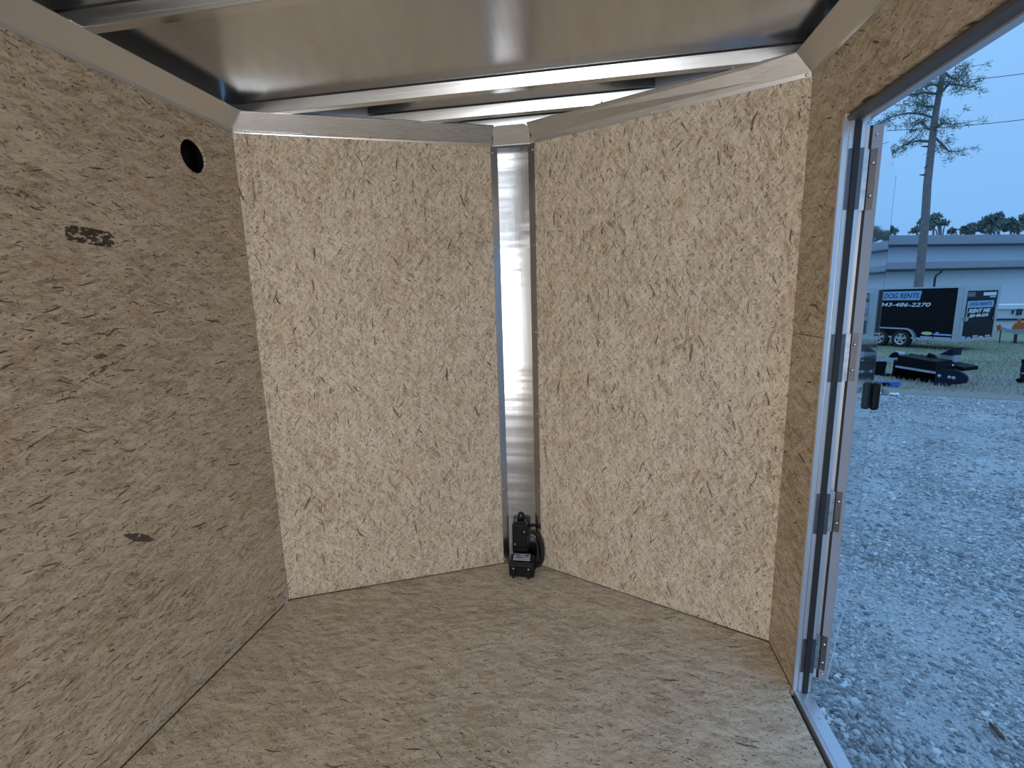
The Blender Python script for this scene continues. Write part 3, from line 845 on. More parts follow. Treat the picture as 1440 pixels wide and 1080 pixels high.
def tbox(s0, s1, b0, b1, z0, z1):
    o = T3(s0, b0, z0)
    return MB().obox(o, T3(s1, b0, z0)-o, T3(s0, b1, z0)-o, (0, 0, z1-z0))
ct.part(tbox(.05, TL, .03, TW-.03, TB+.04, TT-.05), 'body', 'paint_black')
ct.part(MB().prism([T3(TL, .03, TB+.04), T3(TL+.7, TW/2, TB+.04), T3(TL, TW-.03, TB+.04)], (0, 0, TT-TB-.09)), 'nose', 'paint_black')
ct.part(tbox(-.01, TL, -.01, TW+.01, TT-.06, TT), 'roof_cap', 'trailer_trim')
ct.part(tbox(0, TL, .0, .03, TB, TB+.07), 'bottom_rail', 'trailer_trim')
ct.part(tbox(0, .17, -.012, .03, TB-.02, TT-.06), 'corner_post', 'trailer_trim')
ct.part(tbox(0, .17, TW-.03, TW+.012, TB-.02, TT-.06), 'corner_post', 'trailer_trim')
ct.part(tbox(-.02, .06, 0, .16, TB, TT-.06), 'rear_post', 'trailer_trim')
ct.part(tbox(-.02, .06, TW-.12, TW, TB, TT-.06), 'rear_post', 'trailer_trim')
ct.part(tbox(-.02, .06, .16, TW-.12, TT-.18, TT-.06), 'rear_header', 'trailer_trim')
ct.part(tbox(-.02, .06, .16, TW-.12, TB, TB+.09), 'rear_sill', 'trailer_trim')
rd = ct.part(tbox(-.012, .05, .16, TW-.12, TB+.09, TT-.18), 'ramp_door', 'paint_black')
for b in (.20, TW-.19):
    bar = ct.part(MB().cyl(T3(-.05, b, 1.05), T3(-.05, b, 1.62), .016, 8), 'lock_bar', 'trailer_trim', rd)
    ct.part(MB().obox(T3(-.09, b-.05, 1.08), T3(-.02, b-.05, 1.08)-T3(-.09, b-.05, 1.08), T3(-.09, b+.05, 1.08)-T3(-.09, b-.05, 1.08), (0, 0, .09)), 'lock_hasp', 'trailer_trim', rd)
ct.part(MB().obox(T3(-.07, .06, 1.18), T3(-.03, .06, 1.18)-T3(-.07, .06, 1.18), T3(-.07, .5, 1.18)-T3(-.07, .06, 1.18), (0, 0, .03)), 'lock_arm', 'trailer_trim', rd)
for k in range(5):
    b = .3+.3*k
    ct.part(tbox(-.03, -.012, b-.03, b+.03, TT-.20, TT-.17), 'marker_light', 'rust_dark')
# fender and wheels
WR = .335; WX = np.linalg.norm((Wp-Oc)[:2])+.03
fe = MB(); ring0, ring1 = [], []
fprof = [(WX-.62, .30), (WX-.56, .30), (WX-.46, .56), (WX-.34, .70), (WX-.18, .76), (WX+.80+.18, .76), (WX+.80+.34, .70), (WX+.80+.46, .56), (WX+.80+.56, .30), (WX+.80+.62, .30)]
inn = [(s, z) for s, z in [(WX+.80+.57, .30), (WX+.80+.51, .30), (WX+.80+.41, .54), (WX+.80+.31, .66), (WX+.80+.17, .71), (WX-.17, .71), (WX-.31, .66), (WX-.41, .54), (WX-.51, .30), (WX-.57, .30)]]
pts = [T3(s, -.10, z) for s, z in fprof+inn]
N_ = len(fprof); ff = MB()
for k in range(N_-1):
    a, b, c, d = T3(*(fprof[k][0], -.10, fprof[k][1])), T3(fprof[k+1][0], -.10, fprof[k+1][1]), T3(inn[N_-2-k][0], -.10, inn[N_-2-k][1]), T3(inn[N_-1-k][0], -.10, inn[N_-1-k][1])
    off = T3(0, .13, 0)-T3(0, 0, 0)
    ff.prism([a, b, c, d], off)
ct.part(ff, 'fender', 'trailer_trim')
wa = tb_
def wheel(s):
    c0 = T3(s, -.06, WR); ax = np.array([tb_[0], tb_[1], 0]); e1 = np.array([ta[0], ta[1], 0]); e2 = np.array([0, 0, 1.])
    def rg(r, q, n=28): return [c0+ax*q+(e1*math.cos(6.28318*k/n)+e2*math.sin(6.28318*k/n))*r for k in range(n)]
    tr = MB().loft([rg(.20, .02), rg(.23, 0), rg(.30, 0), rg(WR, .03), rg(WR, .17), rg(.30, .20), rg(.21, .20)], caps=False)
    to = ct.part(tr, 'wheel', 'tire', smooth=True)
    rim = MB().loft([rg(.215, .015), rg(.205, .012), rg(.175, .03), rg(.17, .06)], caps=False)
    rim.loft([rg(.055, .02), rg(.05, .012), rg(.0, .010)], caps=False)
    for k in range(5):
        a = 6.28318*(k+.25)/5; d1 = e1*math.cos(a)+e2*math.sin(a); d2 = np.cross(ax, d1)
        rim.prism([c0+ax*.016+d1*.04-d2*.030, c0+ax*.016+d1*.185-d2*.045, c0+ax*.016+d1*.185+d2*.045, c0+ax*.016+d1*.04+d2*.030], ax*.02)
    ct.part(rim, 'rim', 'wheel_alloy', to)
    ct.part(MB().loft([rg(.18, .075), rg(.0, .076)], caps=False), 'brake_drum', 'rust_dark', to)
wheel(WX); wheel(WX+.80)
ct.part(MB().cyl(T3(WX, .1, WR), T3(WX, TW-.1, WR), .04, 8), 'axle', 'rust_dark')
ct.part(MB().cyl(T3(WX+.8, .1, WR), T3(WX+.8, TW-.1, WR), .04, 8), 'axle', 'rust_dark')
ct.part(tbox(TL+.3, TL+1.8, TW/2-.05, TW/2+.05, .40, .48), 'tongue', 'rust_dark')
ct.part(MB().cyl(T3(TL+1.6, TW/2, 0.0), T3(TL+1.6, TW/2, .7), .035, 8), 'jack', 'rust_dark')
# lettering
def text_mesh(s, size, shear=.0, bold=0.0):
    cu = bpy.data.curves.new('t', 'FONT'); cu.body = s; cu.size = size; cu.shear = shear; cu.offset = bold
    cu.extrude = .002; cu.align_x = 'LEFT'
    ob = bpy.data.objects.new('t', cu); COL.objects.link(ob)
    dg = bpy.context.evaluated_depsgraph_get()
    me = bpy.data.meshes.new_from_object(ob.evaluated_get(dg))
    bpy.data.objects.remove(ob); bpy.data.curves.remove(cu)
    return me
def put_text(s, size, width, O, ux, up, parent_at, m, name, shear=0, bold=0.0, parent=None):
    """O left baseline corner in the world, ux reading direction, up"""
    me = text_mesh(s, size, shear, bold)
    n = len(me.vertices); co = np.empty(n*3); me.vertices.foreach_get('co', co); co = co.reshape(-1, 3)
    w = co[:, 0].max()-co[:, 0].min(); co[:, 0] = (co[:, 0]-co[:, 0].min())*(width/w)
    ux = np.array(ux, float); up = np.array(up, float); nn = np.cross(ux, up)
    P = np.array(O)[None]+co[:, :1]*ux+co[:, 1:2]*up+co[:, 2:3]*nn-parent_at.loc
    me.vertices.foreach_set('co', P.ravel()); me.update()
    return link(name, me, m, parent or parent_at.o)
rx = np.array([-ta[0], -ta[1], 0]); up = np.array([0, 0, 1.])     # reading direction on the near side (towards the rear corner)
def side(s, z, out=.004): return T3(s, .03-out, z)
# sign board: right end at px 1297, letters 1244..1294, phone 1240..1309
def s_of(px, py=430):
    v = ray(px, py); nn = np.array([tb_[0], tb_[1], 0]); P0 = T3(0, .03, 0)
    P = CAM+v*((nn@(P0-CAM))/(nn@v)); return (P[:2]-Oc[:2])@ta, P[2]-TZ
sR, zT = s_of(1297, 409); sRb, zB = s_of(1293.5, 422); sL = sR+2.35
sign = ct.part(MB().prism([side(sL+.1, zT), side(sR, zT), side(sRb, zB), side(sL, zB)], T3(0, -.004, 0)-T3(0, 0, 0)), 'sign_board', 'sign_blue')
e0, z0 = s_of(1243, 420); e1, z1 = s_of(1292.5, 420)
put_text('DOG RENTS', .26, abs(e0-e1), side(e0, s_of(1268, 419.3)[1], .010), rx, up, ct, 'sign_navy', 'lettering', .25, .004, sign)
e0, z0 = s_of(1236.5, 432); e1, z1 = s_of(1308.5, 432)
put_text('843-486-2270', .20, abs(e0-e1), side(e0, s_of(1270, 431)[1], .006), rx, up, ct, 'sign_white', 'phone_lettering', .25, .003)
def sticker(px0, px1, py0, py1, m, face='side', oval=False, parent=None):
    if face == 'side':
        s0, za = s_of(px0, py0); s1, zb = s_of(px1, py1)
        f = lambda u, v: side(s0+(s1-s0)*u, za+(zb-za)*v, .006); off = T3(0, -.004, 0)-T3(0, 0, 0)
    else:
        b0, za = b_of(px0, py0); b1, zb = b_of(px1, py1)
        f = lambda u, v: T3(-.014, b0+(b1-b0)*u, za+(zb-za)*v); off = T3(-.004, 0, 0)-T3(0, 0, 0)
    if oval: q = [f(.5+.5*math.cos(6.28318*k/20), .5-.5*math.sin(6.28318*k/20)) for k in range(20)]
    else: q = [f(0, 0), f(1, 0), f(1, 1), f(0, 1)]
    return ct.part(MB().prism(q, off), 'sticker', m, parent)
def b_of(px, py):
    v = ray(px, py); nn = np.array([ta[0], ta[1], 0]); P0 = T3(-.012, 0, 0)
    P = CAM+v*((nn@(P0-CAM))/(nn@v)); return (P[:2]-Oc[:2])@tb_, P[2]-TZ
sticker(1296, 1311, 466, 471.5, 'sign_cream', oval=True)
sticker(1294.5, 1311, 472.5, 476.5, 'sign_lilac')
sticker(1313, 1338, 469, 472.5, 'sign_lilac'); sticker(1313, 1337, 473.5, 477.5, 'sign_lilac'); sticker(1316, 1320, 467, 469, 'sign_lilac')
# rear door markings
sticker(1383.5, 1401, 411, 415, 'sign_white', 'rear', parent=rd); sticker(1392, 1400, 416, 418, 'sign_lilac', 'rear', parent=rd)
sticker(1361.5, 1371, 411, 417, 'sign_grey', 'rear', parent=rd)
bs = sticker(1361, 1396.5, 423.5, 431.5, 'sign_blue', 'rear', parent=rd)
rrx = np.array([tb_[0], tb_[1], 0])
def rtext(s, px0, px1, py, hpx, m, bold):
    b0, z0 = b_of(px0, py); b1, _ = b_of(px1, py); _, z1 = b_of(px0, py-hpx)
    put_text(s, (z1-z0)/.70, b1-b0, T3(-.018, b0, z0), rrx, up, ct, m, 'lettering', .25, bold, rd)
rtext('DOG RENTS', 1363, 1394, 429.8, 4, 'sign_navy', .004)
rtext('RENT ME', 1361.5, 1392, 440, 5, 'sign_white', .008)
rtext('843-486-2270', 1363, 1389, 445.8, 3.6, 'sign_white', .006)
for (a, b, c, d, m, ov) in ((1347.5, 1356.5, 473.5, 477, 'sign_lilac', False), (1359, 1364, 474, 477, 'sign_lilac', False), (1367.5, 1374, 471.5, 477, 'sign_pink', False), (1375.5, 1382, 472.5, 476.5, 'sign_cream', True), (1385, 1391.5, 471, 473, 'sign_lilac', False), (1384, 1392, 474, 477, 'sign_lilac', False)):
    sticker(a, b, c, d, m, 'rear', ov, rd)

# ---- warehouse behind
WD = 46.0
gA = at_dist(1235, 328, WD); zt_ = gA[2]
gB = on_plane(1440, 326.5, (0, 0, 1), zt_)
wd_ = (gB-gA)[:2]; wd_ /= np.linalg.norm(wd_); wn_ = np.array([-wd_[1], wd_[0]])
if wn_@(gA[:2]-CAM[:2]) < 0: wn_ = -wn_
wnorm = np.array([wn_[0], wn_[1], 0]); wc = wnorm@gA
def wz(px, py, back=0.0):
    return on_plane(px, py, wnorm, wc+back)[2]
base_z = gz(gA[0]+wn_[0]*2, gA[1]+wn_[1]*2)-.6
wh = At('warehouse', (gA[0], gA[1], base_z), 'long pale blue steel warehouse with two roof tiers behind the trailer', 'building')
def wbox(l0, l1, q0, q1, z0, z1):
    o = np.array([*(gA[:2]+wd_*l0+wn_*q0), z0])
    return MB().obox(o, np.array([*(wd_*(l1-l0)), 0]), np.array([*(wn_*(q1-q0)), 0]), (0, 0, z1-z0))
X = 1330
l0, l1 = -40, 75
za, zb_, zc, zd, ze = wz(X, 327.5), wz(X, 341.5), wz(X, 344), wz(X, 368), wz(X, 378)
wh.part(wbox(l0, l1, 2.0, 14, base_z, zb_-.02), 'upper_wall', 'wall_steel')
wh.part(wbox(l0-.5, l1+.5, 1.2, 14.5, zb_, za), 'upper_roof', 'roof_steel')
wh.part(wbox(l0-.5, l1+.5, 1.05, 1.2, zb_-.16, zb_+.02), 'upper_gutter', 'dark_gutter')
wh.part(wbox(l0, l1, .5, 2.0, base_z, ze-.02), 'lower_wall', 'wall_steel')
wh.part(wbox(l0-.5, l1+.5, -.3, 2.0, ze, zd), 'lower_roof', 'roof_steel')
wh.part(wbox(l0-.5, l1+.5, -.45, -.3, ze-.16, ze+.02), 'lower_gutter', 'dark_gutter')
for k in range(58):
    l = l0+2*k+.6
    wh.part(wbox(l, l+.06, .488, .50, base_z, ze-.02), 'wall_seam', 'wall_steel')
dpt = [on_plane(x, y, wnorm, wc-.35) for x, y in ((1324, 379.5), (1323.5, 383), (1317, 387), (1315, 391), (1313.5, 403))]
dpt += [np.array([dpt[-1][0], dpt[-1][1], base_z+.1])]
wh.part(MB().tube(dpt, .075, 8), 'downspout', 'dark_gutter')
for k in (-1, 1, 2):
    off = np.array([*(wd_*14*k), 0])
    wh.part(MB().tube([q+off for q in dpt], .075, 8), 'downspout', 'dark_gutter')

# ---- low white annex to the right of the parked trailer
aA = at_dist(1402, 429, 38.0); aB = on_plane(1440, 428.5, (0, 0, 1), aA[2])
zt2 = aA[2]
ad = (aB-aA)[:2]; ad /= np.linalg.norm(ad); an = np.array([-ad[1], ad[0]])
if an@(aA[:2]-CAM[:2]) < 0: an = -an
anorm = np.array([an[0], an[1], 0]); ac = anorm@aA
bz2 = gz(aA[0], aA[1])-.05
ann = At('site_cabin', (aA[0], aA[1], bz2), 'low white cabin with narrow dark windows beside the warehouse', 'building')
def abox(l0, l1, q0, q1, z0, z1):
    o = np.array([*(aA[:2]+ad*l0+an*q0), z0])
    return MB().obox(o, np.array([*(ad*(l1-l0)), 0]), np.array([*(an*(q1-q0)), 0]), (0, 0, z1-z0))
def apx(px, py):
    P = on_plane(px, py, anorm, ac); return (P[:2]-aA[:2])@ad, P[2]
ann.part(abox(-3.0, 14, .02, 2.2, bz2, zt2-.1), 'wall', 'wall_steel')
ann.part(abox(-3.2, 14.2, -.15, 2.4, zt2-.22, zt2), 'roof_edge', 'paper_white')
for (p0, p1, q0, q1) in ((1423, 1425, 436, 442), (1430, 1432, 434.5, 444), (1434.5, 1436.5, 434, 443.5)):
    (la, z_a), (lb, z_b) = apx(p0, q0), apx(p1, q1)
    w_ = ann.part(abox(la, lb, -.02, .03, z_b, z_a), 'window', 'window_dark')
    ann.part(abox(la-.03, lb+.03, -.03, .0, z_b-.04, z_b), 'window_sill', 'paper_white', w_)
(_, zz) = apx(1420, 449)
ann.part(abox(-3.0, 14, -.10, .02, zz-.05, zz+.04), 'base_rail', 'dark_gutter')

# ---- orange towable machine
og = on_ground(1428, 484)
om = At('towable_machine', (og[0], og[1], og[2]), 'orange towable machine with jack leg beside the black trailer', 'machine')
odist = np.linalg.norm((og-CAM)[:2])
def op(px, py): return at_dist(px, py, odist)
def oslab(pts, m, name, depth=.5, **k):
    dv = (og-CAM)[:2]; dv = dv/np.linalg.norm(dv)
    om.part(MB().prism([op(*q) for q in pts], (dv[0]*depth, dv[1]*depth, 0)), name, m, **k)
oslab([(1423, 461), (1427, 455), (1446, 453), (1470, 452), (1470, 462), (1423, 463)], 'orange_paint', 'hood', .9)
oslab([(1430, 455), (1436, 454), (1436, 448), (1431, 449)], 'orange_paint', 'stack', .3)
oslab([(1420, 463), (1470, 462.5), (1470, 470), (1425, 470)], 'iron_grey', 'chassis', .9)
oslab([(1407, 459), (1424, 464), (1424, 469), (1407, 463.5)], 'iron_grey', 'tow_bar', .15)
oslab([(1401, 458), (1406, 456.5), (1410, 461), (1409, 466), (1402, 465)], 'orange_paint', 'coupler', .25)
oslab([(1426, 470), (1431, 470), (1429.5, 484), (1424.5, 484)], 'rust_dark', 'jack_leg', .12)
wc0 = op(1462, 474); dv = (og-CAM)[:2]/odist
om.part(MB().cyl(wc0, wc0+np.array([dv[0]*.2, dv[1]*.2, 0]), .36, 20), 'wheel', 'tire')
om.part(MB().tube([op(1407.5, 465.5), op(1406.5, 472), np.array([*op(1406, 478)[:2], gz(*op(1406, 478)[:2])])], .02, 6), 'support_leg', 'rust_dark')

# ---- the leaning pine
PD = 31.0
pb = at_dist(1288, 430, PD); pbz = gz(pb[0], pb[1])
trunk_px = [(1291, 420), (1292, 400), (1296, 360), (1301, 310), (1304, 260), (1309, 215), (1314, 170), (1321, 130), (1328, 90), (1333, 50), (1336, 10), (1338, -40), (1339, -90)]
tw = [7.0, 6.8, 6.6, 6.4, 6.0, 5.6, 5.0, 4.4, 3.6, 3.0, 2.4, 1.6, .6]
tp = [at_dist(x, y, PD) for x, y in trunk_px]
pr0 = at_dist(1290, 440, PD); pr0[2] = gz(pr0[0], pr0[1])-.05
pine = At('pine_tree', (pr0[0], pr0[1], pr0[2]), 'tall leaning pine with a bare trunk and sparse tufted branches', 'tree')
def pxm(x, y, D): return np.linalg.norm(at_dist(x, y, D)-at_dist(x+1, y, D))
pine.part(MB().tube([pr0]+tp, [.40]+[w*pxm(x, y, PD) for w, (x, y) in zip(tw, trunk_px)], 14), 'trunk', 'bark', smooth=True)
brs = [[(1318, 132, 0), (1300, 130, -.3), (1280, 133, -.7), (1255, 140, -1.2), (1240, 150, -1.6)],
       [(1310, 165, 0), (1296, 160, -.3), (1276, 159, -.5), (1255, 164, -.9), (1238, 172, -1.0), (1228, 182, -1.1)],
       [(1305, 199, 0), (1292, 198, .2), (1278, 201, .6), (1265, 207, .9), (1257, 214, 1.0)],
       [(1326, 100, 0), (1336, 108, .3), (1345, 112, .6), (1356, 100, .8), (1361, 92, 1.0)],
       [(1320, 135, 0), (1334, 118, -.3), (1348, 119, -.6), (1362, 122, -.9), (1372, 121, -1.2)],
       [(1313, 192, 0), (1324, 202, .3), (1335, 213, .6), (1348, 213, .8)],
       [(1311, 185, 0), (1322, 175, -.4), (1332, 173, -.8), (1340, 176, -1.0)],
       [(1316, 150, 0), (1302, 150, .5), (1294, 146, 1.0), (1290, 150, 1.2)],
       [(1306, 182, 0), (1296, 172, .5), (1286, 176, .9), (1279, 186, 1.1)],
       [(1320, 120, 0), (1308, 118, -.6), (1300, 124, -1.0)],
       [(1334, 40, 0), (1350, 45, .5), (1372, 40, .9), (1388, 45, 1.4)],
       [(1334, 30, 0), (1310, 30, -.5), (1290, 40, -.9), (1272, 52, -1.4)],
       [(1337, -10, 0), (1355, -15, .5), (1378, -8, 1.0)],
       [(1337, -20, 0), (1318, -24, -.5), (1298, -14, -1.0)]]
needles_v, needles_f = [], []
def tuft(c, size, n):
    for _ in range(n):
        d = rng.normal(size=3); d[2] = d[2]*.7+.15; d /= np.linalg.norm(d)
        b = c+rng.normal(size=3)*size*.35
        sd = np.cross(d, rng.normal(size=3)); sd /= np.linalg.norm(sd)
        L = size*(.5+.6*rng.random()); w = .013
        i = len(needles_v)
        needles_v.extend([b+sd*w, b-sd*w, b+d*L]); needles_f.append((i, i+1, i+2))
for br in brs:
    P = [at_dist(x, y, PD+q) for x, y, q in br]
    bo = MB().tube(P, list(np.linspace(.060, .018, len(P))), 6)
    bobj = pine.part(bo, 'branch', 'bark')
    m = len(P)
    for k in range(1, m):
        for f in ((.35, .8) if k > 1 else (.85,)):
            c = P[k-1]+(P[k]-P[k-1])*f
            for j in range(3):
                e = c+rng.normal(size=3)*np.array([.40, .40, .30])*(.4+.6*k/m)+np.array([0, 0, .05])
                tw_ = MB().tube([c, (c+e)/2+rng.normal(size=3)*.05, e], [.014, .011, .008], 4)
                pine.part(tw_, 'twig', 'bark', bobj)
                tuft(e, .24, 24)
    tuft(P[-1], .28, 40)
for x, y, x2, y2 in ((1304, 206, 1295, 206), (1300, 246, 1293, 246), (1301, 236, 1304, 232)):
    pine.part(MB().tube([at_dist(x, y, PD), at_dist(x2, y2, PD-.2)], [.05, .02], 5), 'branch_stub', 'bark')
nv = np.array(needles_v)-pine.loc
no_ = npmesh('needles', nv, np.array(needles_f), 'needle', pine.o); no_['kind'] = 'stuff'

# ---- trees showing above the warehouse roof
def far_tree(blobs, D, label, trunk_x, n, seedv):
    b = at_dist(trunk_x, 420, D); zb = gz(b[0], b[1])
    tr = At('broadleaf_tree', (b[0], b[1], zb), label, 'tree', 'trees behind the warehouse')
    top = at_dist(trunk_x, min(q[1] for q in blobs), D)
    tr.part(MB().tube([np.array([b[0], b[1], zb]), (np.array([b[0], b[1], zb])+top)/2, top], [.35, .24, .06], 8), 'trunk', 'bark')
    V, Fi = [], []
    for (x, y, rx_, ry_) in blobs:
        c = at_dist(x, y, D); m = pxm(x, y, D)
        tr.part(MB().tube([np.array([b[0], b[1], c[2]-3.0]), (np.array([b[0], b[1], c[2]-1.2])+c)/2, c], [.12, .08, .03], 5), 'branch', 'bark')
        for _ in range(int(n*rx_*ry_)):
            d = rng.normal(size=3); d /= np.linalg.norm(d); d *= 1.25*rng.random()**.5
            p = c+np.array([d[0]*rx_*m, d[1]*rx_*m, d[2]*ry_*m])
            a, s = rng.normal(size=3), rng.normal(size=3)
            a /= np.linalg.norm(a); s = np.cross(a, s); s /= np.linalg.norm(s)
            L = .16+.24*rng.random(); i = len(V)
            V += [p-s*L*.5, p+s*L*.5, p+a*L*1.4]; Fi.append((i, i+1, i+2))
    f = npmesh('foliage', np.array(V)-tr.loc, np.array(Fi), 'leaf', tr.o); f['kind'] = 'stuff'
far_tree([(1316, 304, 7, 4), (1322, 313, 8, 5), (1309, 318, 6, 6), (1330, 314, 5, 2.5), (1313, 311, 6, 5)], 84, 'sparse round-topped tree rising behind the pine trunk', 1313, 4, 1)
far_tree([(1291, 322, 5, 4), (1285, 325, 4, 3), (1295, 312, 3, 5)], 86, 'small ragged treetop peeking over the warehouse roof beside the pine', 1290, 5, 2)
far_tree([(1337, 325, 5, 3), (1341, 323, 3, 3)], 86, 'smallest bare treetop in the gap over the warehouse roof', 1338, 4, 3)
far_tree([(1358, 322, 6, 5), (1366, 318, 6, 4), (1362, 325, 9, 4)], 84, 'low dense treetop at the edge of the grove over the warehouse', 1362, 7, 4)
far_tree([(1398, 306, 11, 5), (1388, 313, 10, 6), (1380, 319, 9, 6), (1402, 314, 9, 6), (1392, 322, 13, 5), (1406, 303, 5, 2.5)], 82, 'largest dark spreading tree of the grove over the warehouse', 1392, 7, 5)
far_tree([(1420, 311, 7, 4), (1426, 318, 8, 6), (1416, 320, 7, 5), (1432, 322, 6, 4)], 84, 'middling dark tree next to the largest of the grove', 1422, 7, 6)
far_tree([(1440, 308, 6, 7), (1446, 316, 10, 9), (1455, 306, 9, 7), (1470, 312, 12, 9)], 94, 'tall dark tree ending the grove past the warehouse downspout', 1450, 6, 7)
far_tree([(1258, 325, 5, 3), (1252, 322, 4, 5), (1247, 326, 6, 4)], 86, 'ragged treetop showing over the roof by the open door edge', 1253, 5, 8)

# ---- power lines and their poles
def line(pA, pB, label):
    a = at_dist(*pA); b = at_dist(*pB); d = b-a
    ext0, ext1 = a-d*.9, b+d*1.0
    pts = [ext0+(ext1-ext0)*u-np.array([0, 0, 1.0*4*u*(1-u)*.5]) for u in np.linspace(0, 1, 25)]
    tag(MB().tube(pts, .016, 5).build('power_line', 'wire'), label, 'power line', 'overhead power lines')
    return pts[0], pts[-1]
ends = [line((1255, 172, 36), (1440, 154.5, 36), 'lower overhead wire crossing behind the pine'),
        line((1300, 104, 36), (1440, 89.5, 36), 'upper overhead wire crossing behind the pine')]
for k, lab_ in ((0, 'wooden utility pole hidden to the side of the open door'), (1, 'wooden utility pole past the far grove')):
    c = (ends[0][k]+ends[1][k])/2; g_ = gz(c[0], c[1])
    up_ = At('utility_pole', (c[0], c[1], g_), lab_, 'pole', 'utility poles')
    up_.part(MB().tube([(c[0], c[1], g_-.3), (c[0], c[1], max(ends[0][k][2], ends[1][k][2])+.6)], [.16, .11], 10), 'pole', 'pole_wood')
    for e in (ends[0][k], ends[1][k]):
        up_.part(MB().cyl((c[0], c[1], e[2]-.02), (e[0], e[1], e[2]-.02), .03, 6), 'crossarm', 'pole_wood')

# ---- black broom attachment on the verge
def slab(A_, plane_n, plane_d, pts, depth, name, m, parent=None, **k):
    q = [on_plane(x, y, plane_n, plane_d) for x, y in pts]
    return A_.part(MB().prism(q, np.array(plane_n)*depth), name, m, parent, **k)
gi0 = on_ground(1268, 536); gi1 = on_ground(1322, 543)
idr = (gi1-gi0)[:2]; idr /= np.linalg.norm(idr); inr = np.array([-idr[1], idr[0]])
if inr@(gi0[:2]-CAM[:2]) < 0: inr = -inr
inn_ = (inr[0], inr[1], 0.0); idd = np.array(inn_)@gi0
im = At('broom_attachment', (gi1[0], gi1[1], gi1[2]), 'black steel broom attachment with large rounded end plate on the verge', 'machine attachment')
hood = slab(im, inn_, idd-.06, [(1262, 502), (1264, 500), (1316, 509), (1316, 524), (1260, 514), (1263, 508)], .55, 'hood', 'iron_black')
slab(im, inn_, idd-.10, [(1259, 514), (1316, 523), (1316, 526), (1259, 516.5)], .04, 'hood_lip', 'iron_grey', hood)
br_ = MB()
ba, bb2 = on_plane(1266, 522, inn_, idd+.25), on_plane(1318, 532, inn_, idd+.25)
core_pts = [ba+(bb2-ba)*u for u in np.linspace(0, 1, 24)]
core_pts = [np.array([q[0], q[1], gz(q[0], q[1])+.20]) for q in core_pts]      # bristles just reach the ground
br_.tube(core_pts, .21, 16)
im.part(br_, 'brush', 'bristle')
# rounded end plate, seen as two lobes
epts = [(1316, 522), (1325, 519.5), (1342, 519.0), (1352, 524), (1359, 529), (1360, 534), (1357, 539), (1346, 540.5), (1337, 540.5), (1331, 545.5), (1320, 545.5), (1313, 541), (1315, 530)]
gE = on_ground(1335, 541)
slab(im, inn_, idd-.14, epts, .06, 'end_plate', 'iron_navy')
for (x, y) in ((1321, 528.5), (1335, 530.5), (1341, 531.5)):
    p = on_plane(x, y, inn_, idd-.14)
    im.part(MB().dome(p, (-inr[0], -inr[1], 0), .035, .02), 'bolt', 'iron_grey')
# mounting frame and arms behind the hood
slab(im, inn_, idd+.55, [(1310, 507), (1330, 511), (1356, 517), (1355, 522), (1335, 520), (1312, 514)], .5, 'arm_frame', 'iron_black')
slab(im, inn_, idd+.50, [(1323, 510), (1338, 512), (1340, 515), (1326, 513.5)], .05, 'frame_plate', 'iron_grey')
slab(im, inn_, idd+.50, [(1315, 518.5), (1335, 518), (1334, 520), (1316, 523)], .05, 'frame_plate', 'iron_grey')
slab(im, inn_, idd+.75, [(1314, 502), (1320, 498), (1341, 499), (1340, 510), (1316, 506)], .25, 'coupler_plate', 'iron_grey')
slab(im, inn_, idd+.72, [(1321, 498), (1341, 489.5), (1340, 500), (1334, 499.5)], .30, 'top_gusset', 'iron_navy')
slab(im, inn_, idd+.72, [(1314, 505), (1340, 509), (1339, 511.5), (1316, 508)], .05, 'coupler_slot', 'iron_black')
hp_ = on_plane(1281, 502.5, inn_, idd+.35)
im.part(MB().dome(hp_-np.array([0, 0, .08]), (0, 0, 1), .125, .16, 14), 'motor_cap', 'iron_black')
hs = [on_plane(x, y, inn_, idd+.45) for x, y in ((1291, 504), (1296, 501.5), (1303, 504), (1308, 499), (1312, 501), (1316, 506))]
im.part(MB().tube(hs, .05, 8), 'hose', 'iron_black', smooth=True)

# second attachment: open black frame left of the broom
fa = At('frame_attachment', on_ground(1240, 531), 'black rectangular frame attachment leaning by the broom hood', 'machine attachment')
gF = on_ground(1242, 531); fd = np.array(inn_)@gF+.05
slab(fa, inn_, fd, [(1230, 508), (1245, 508), (1241, 528.3), (1229, 529)], .07, 'side_plate', 'iron_black')
slab(fa, inn_, fd, [(1229, 505), (1262, 503), (1262, 508), (1230, 509)], .08, 'top_rail', 'iron_grey')
slab(fa, inn_, fd, [(1240, 525.5), (1260, 526), (1258, 529), (1240, 529)], .12, 'bottom_rail', 'iron_black')
slab(fa, inn_, fd, [(1257, 506), (1263, 505), (1262, 520), (1258, 527), (1254, 527)], .12, 'upright', 'iron_black')
slab(fa, inn_, fd+.1, [(1249, 502), (1253, 497.5), (1258, 495), (1263, 495.5), (1264, 501), (1258, 504)], .15, 'motor', 'iron_black')
mp = on_plane(1267, 497.5, inn_, fd+.15)
fa.part(MB().cyl(mp-np.array([idr[0]*.1, idr[1]*.1, 0]), mp+np.array([idr[0]*.1, idr[1]*.1, 0]), .05, 12), 'valve', 'iron_grey')

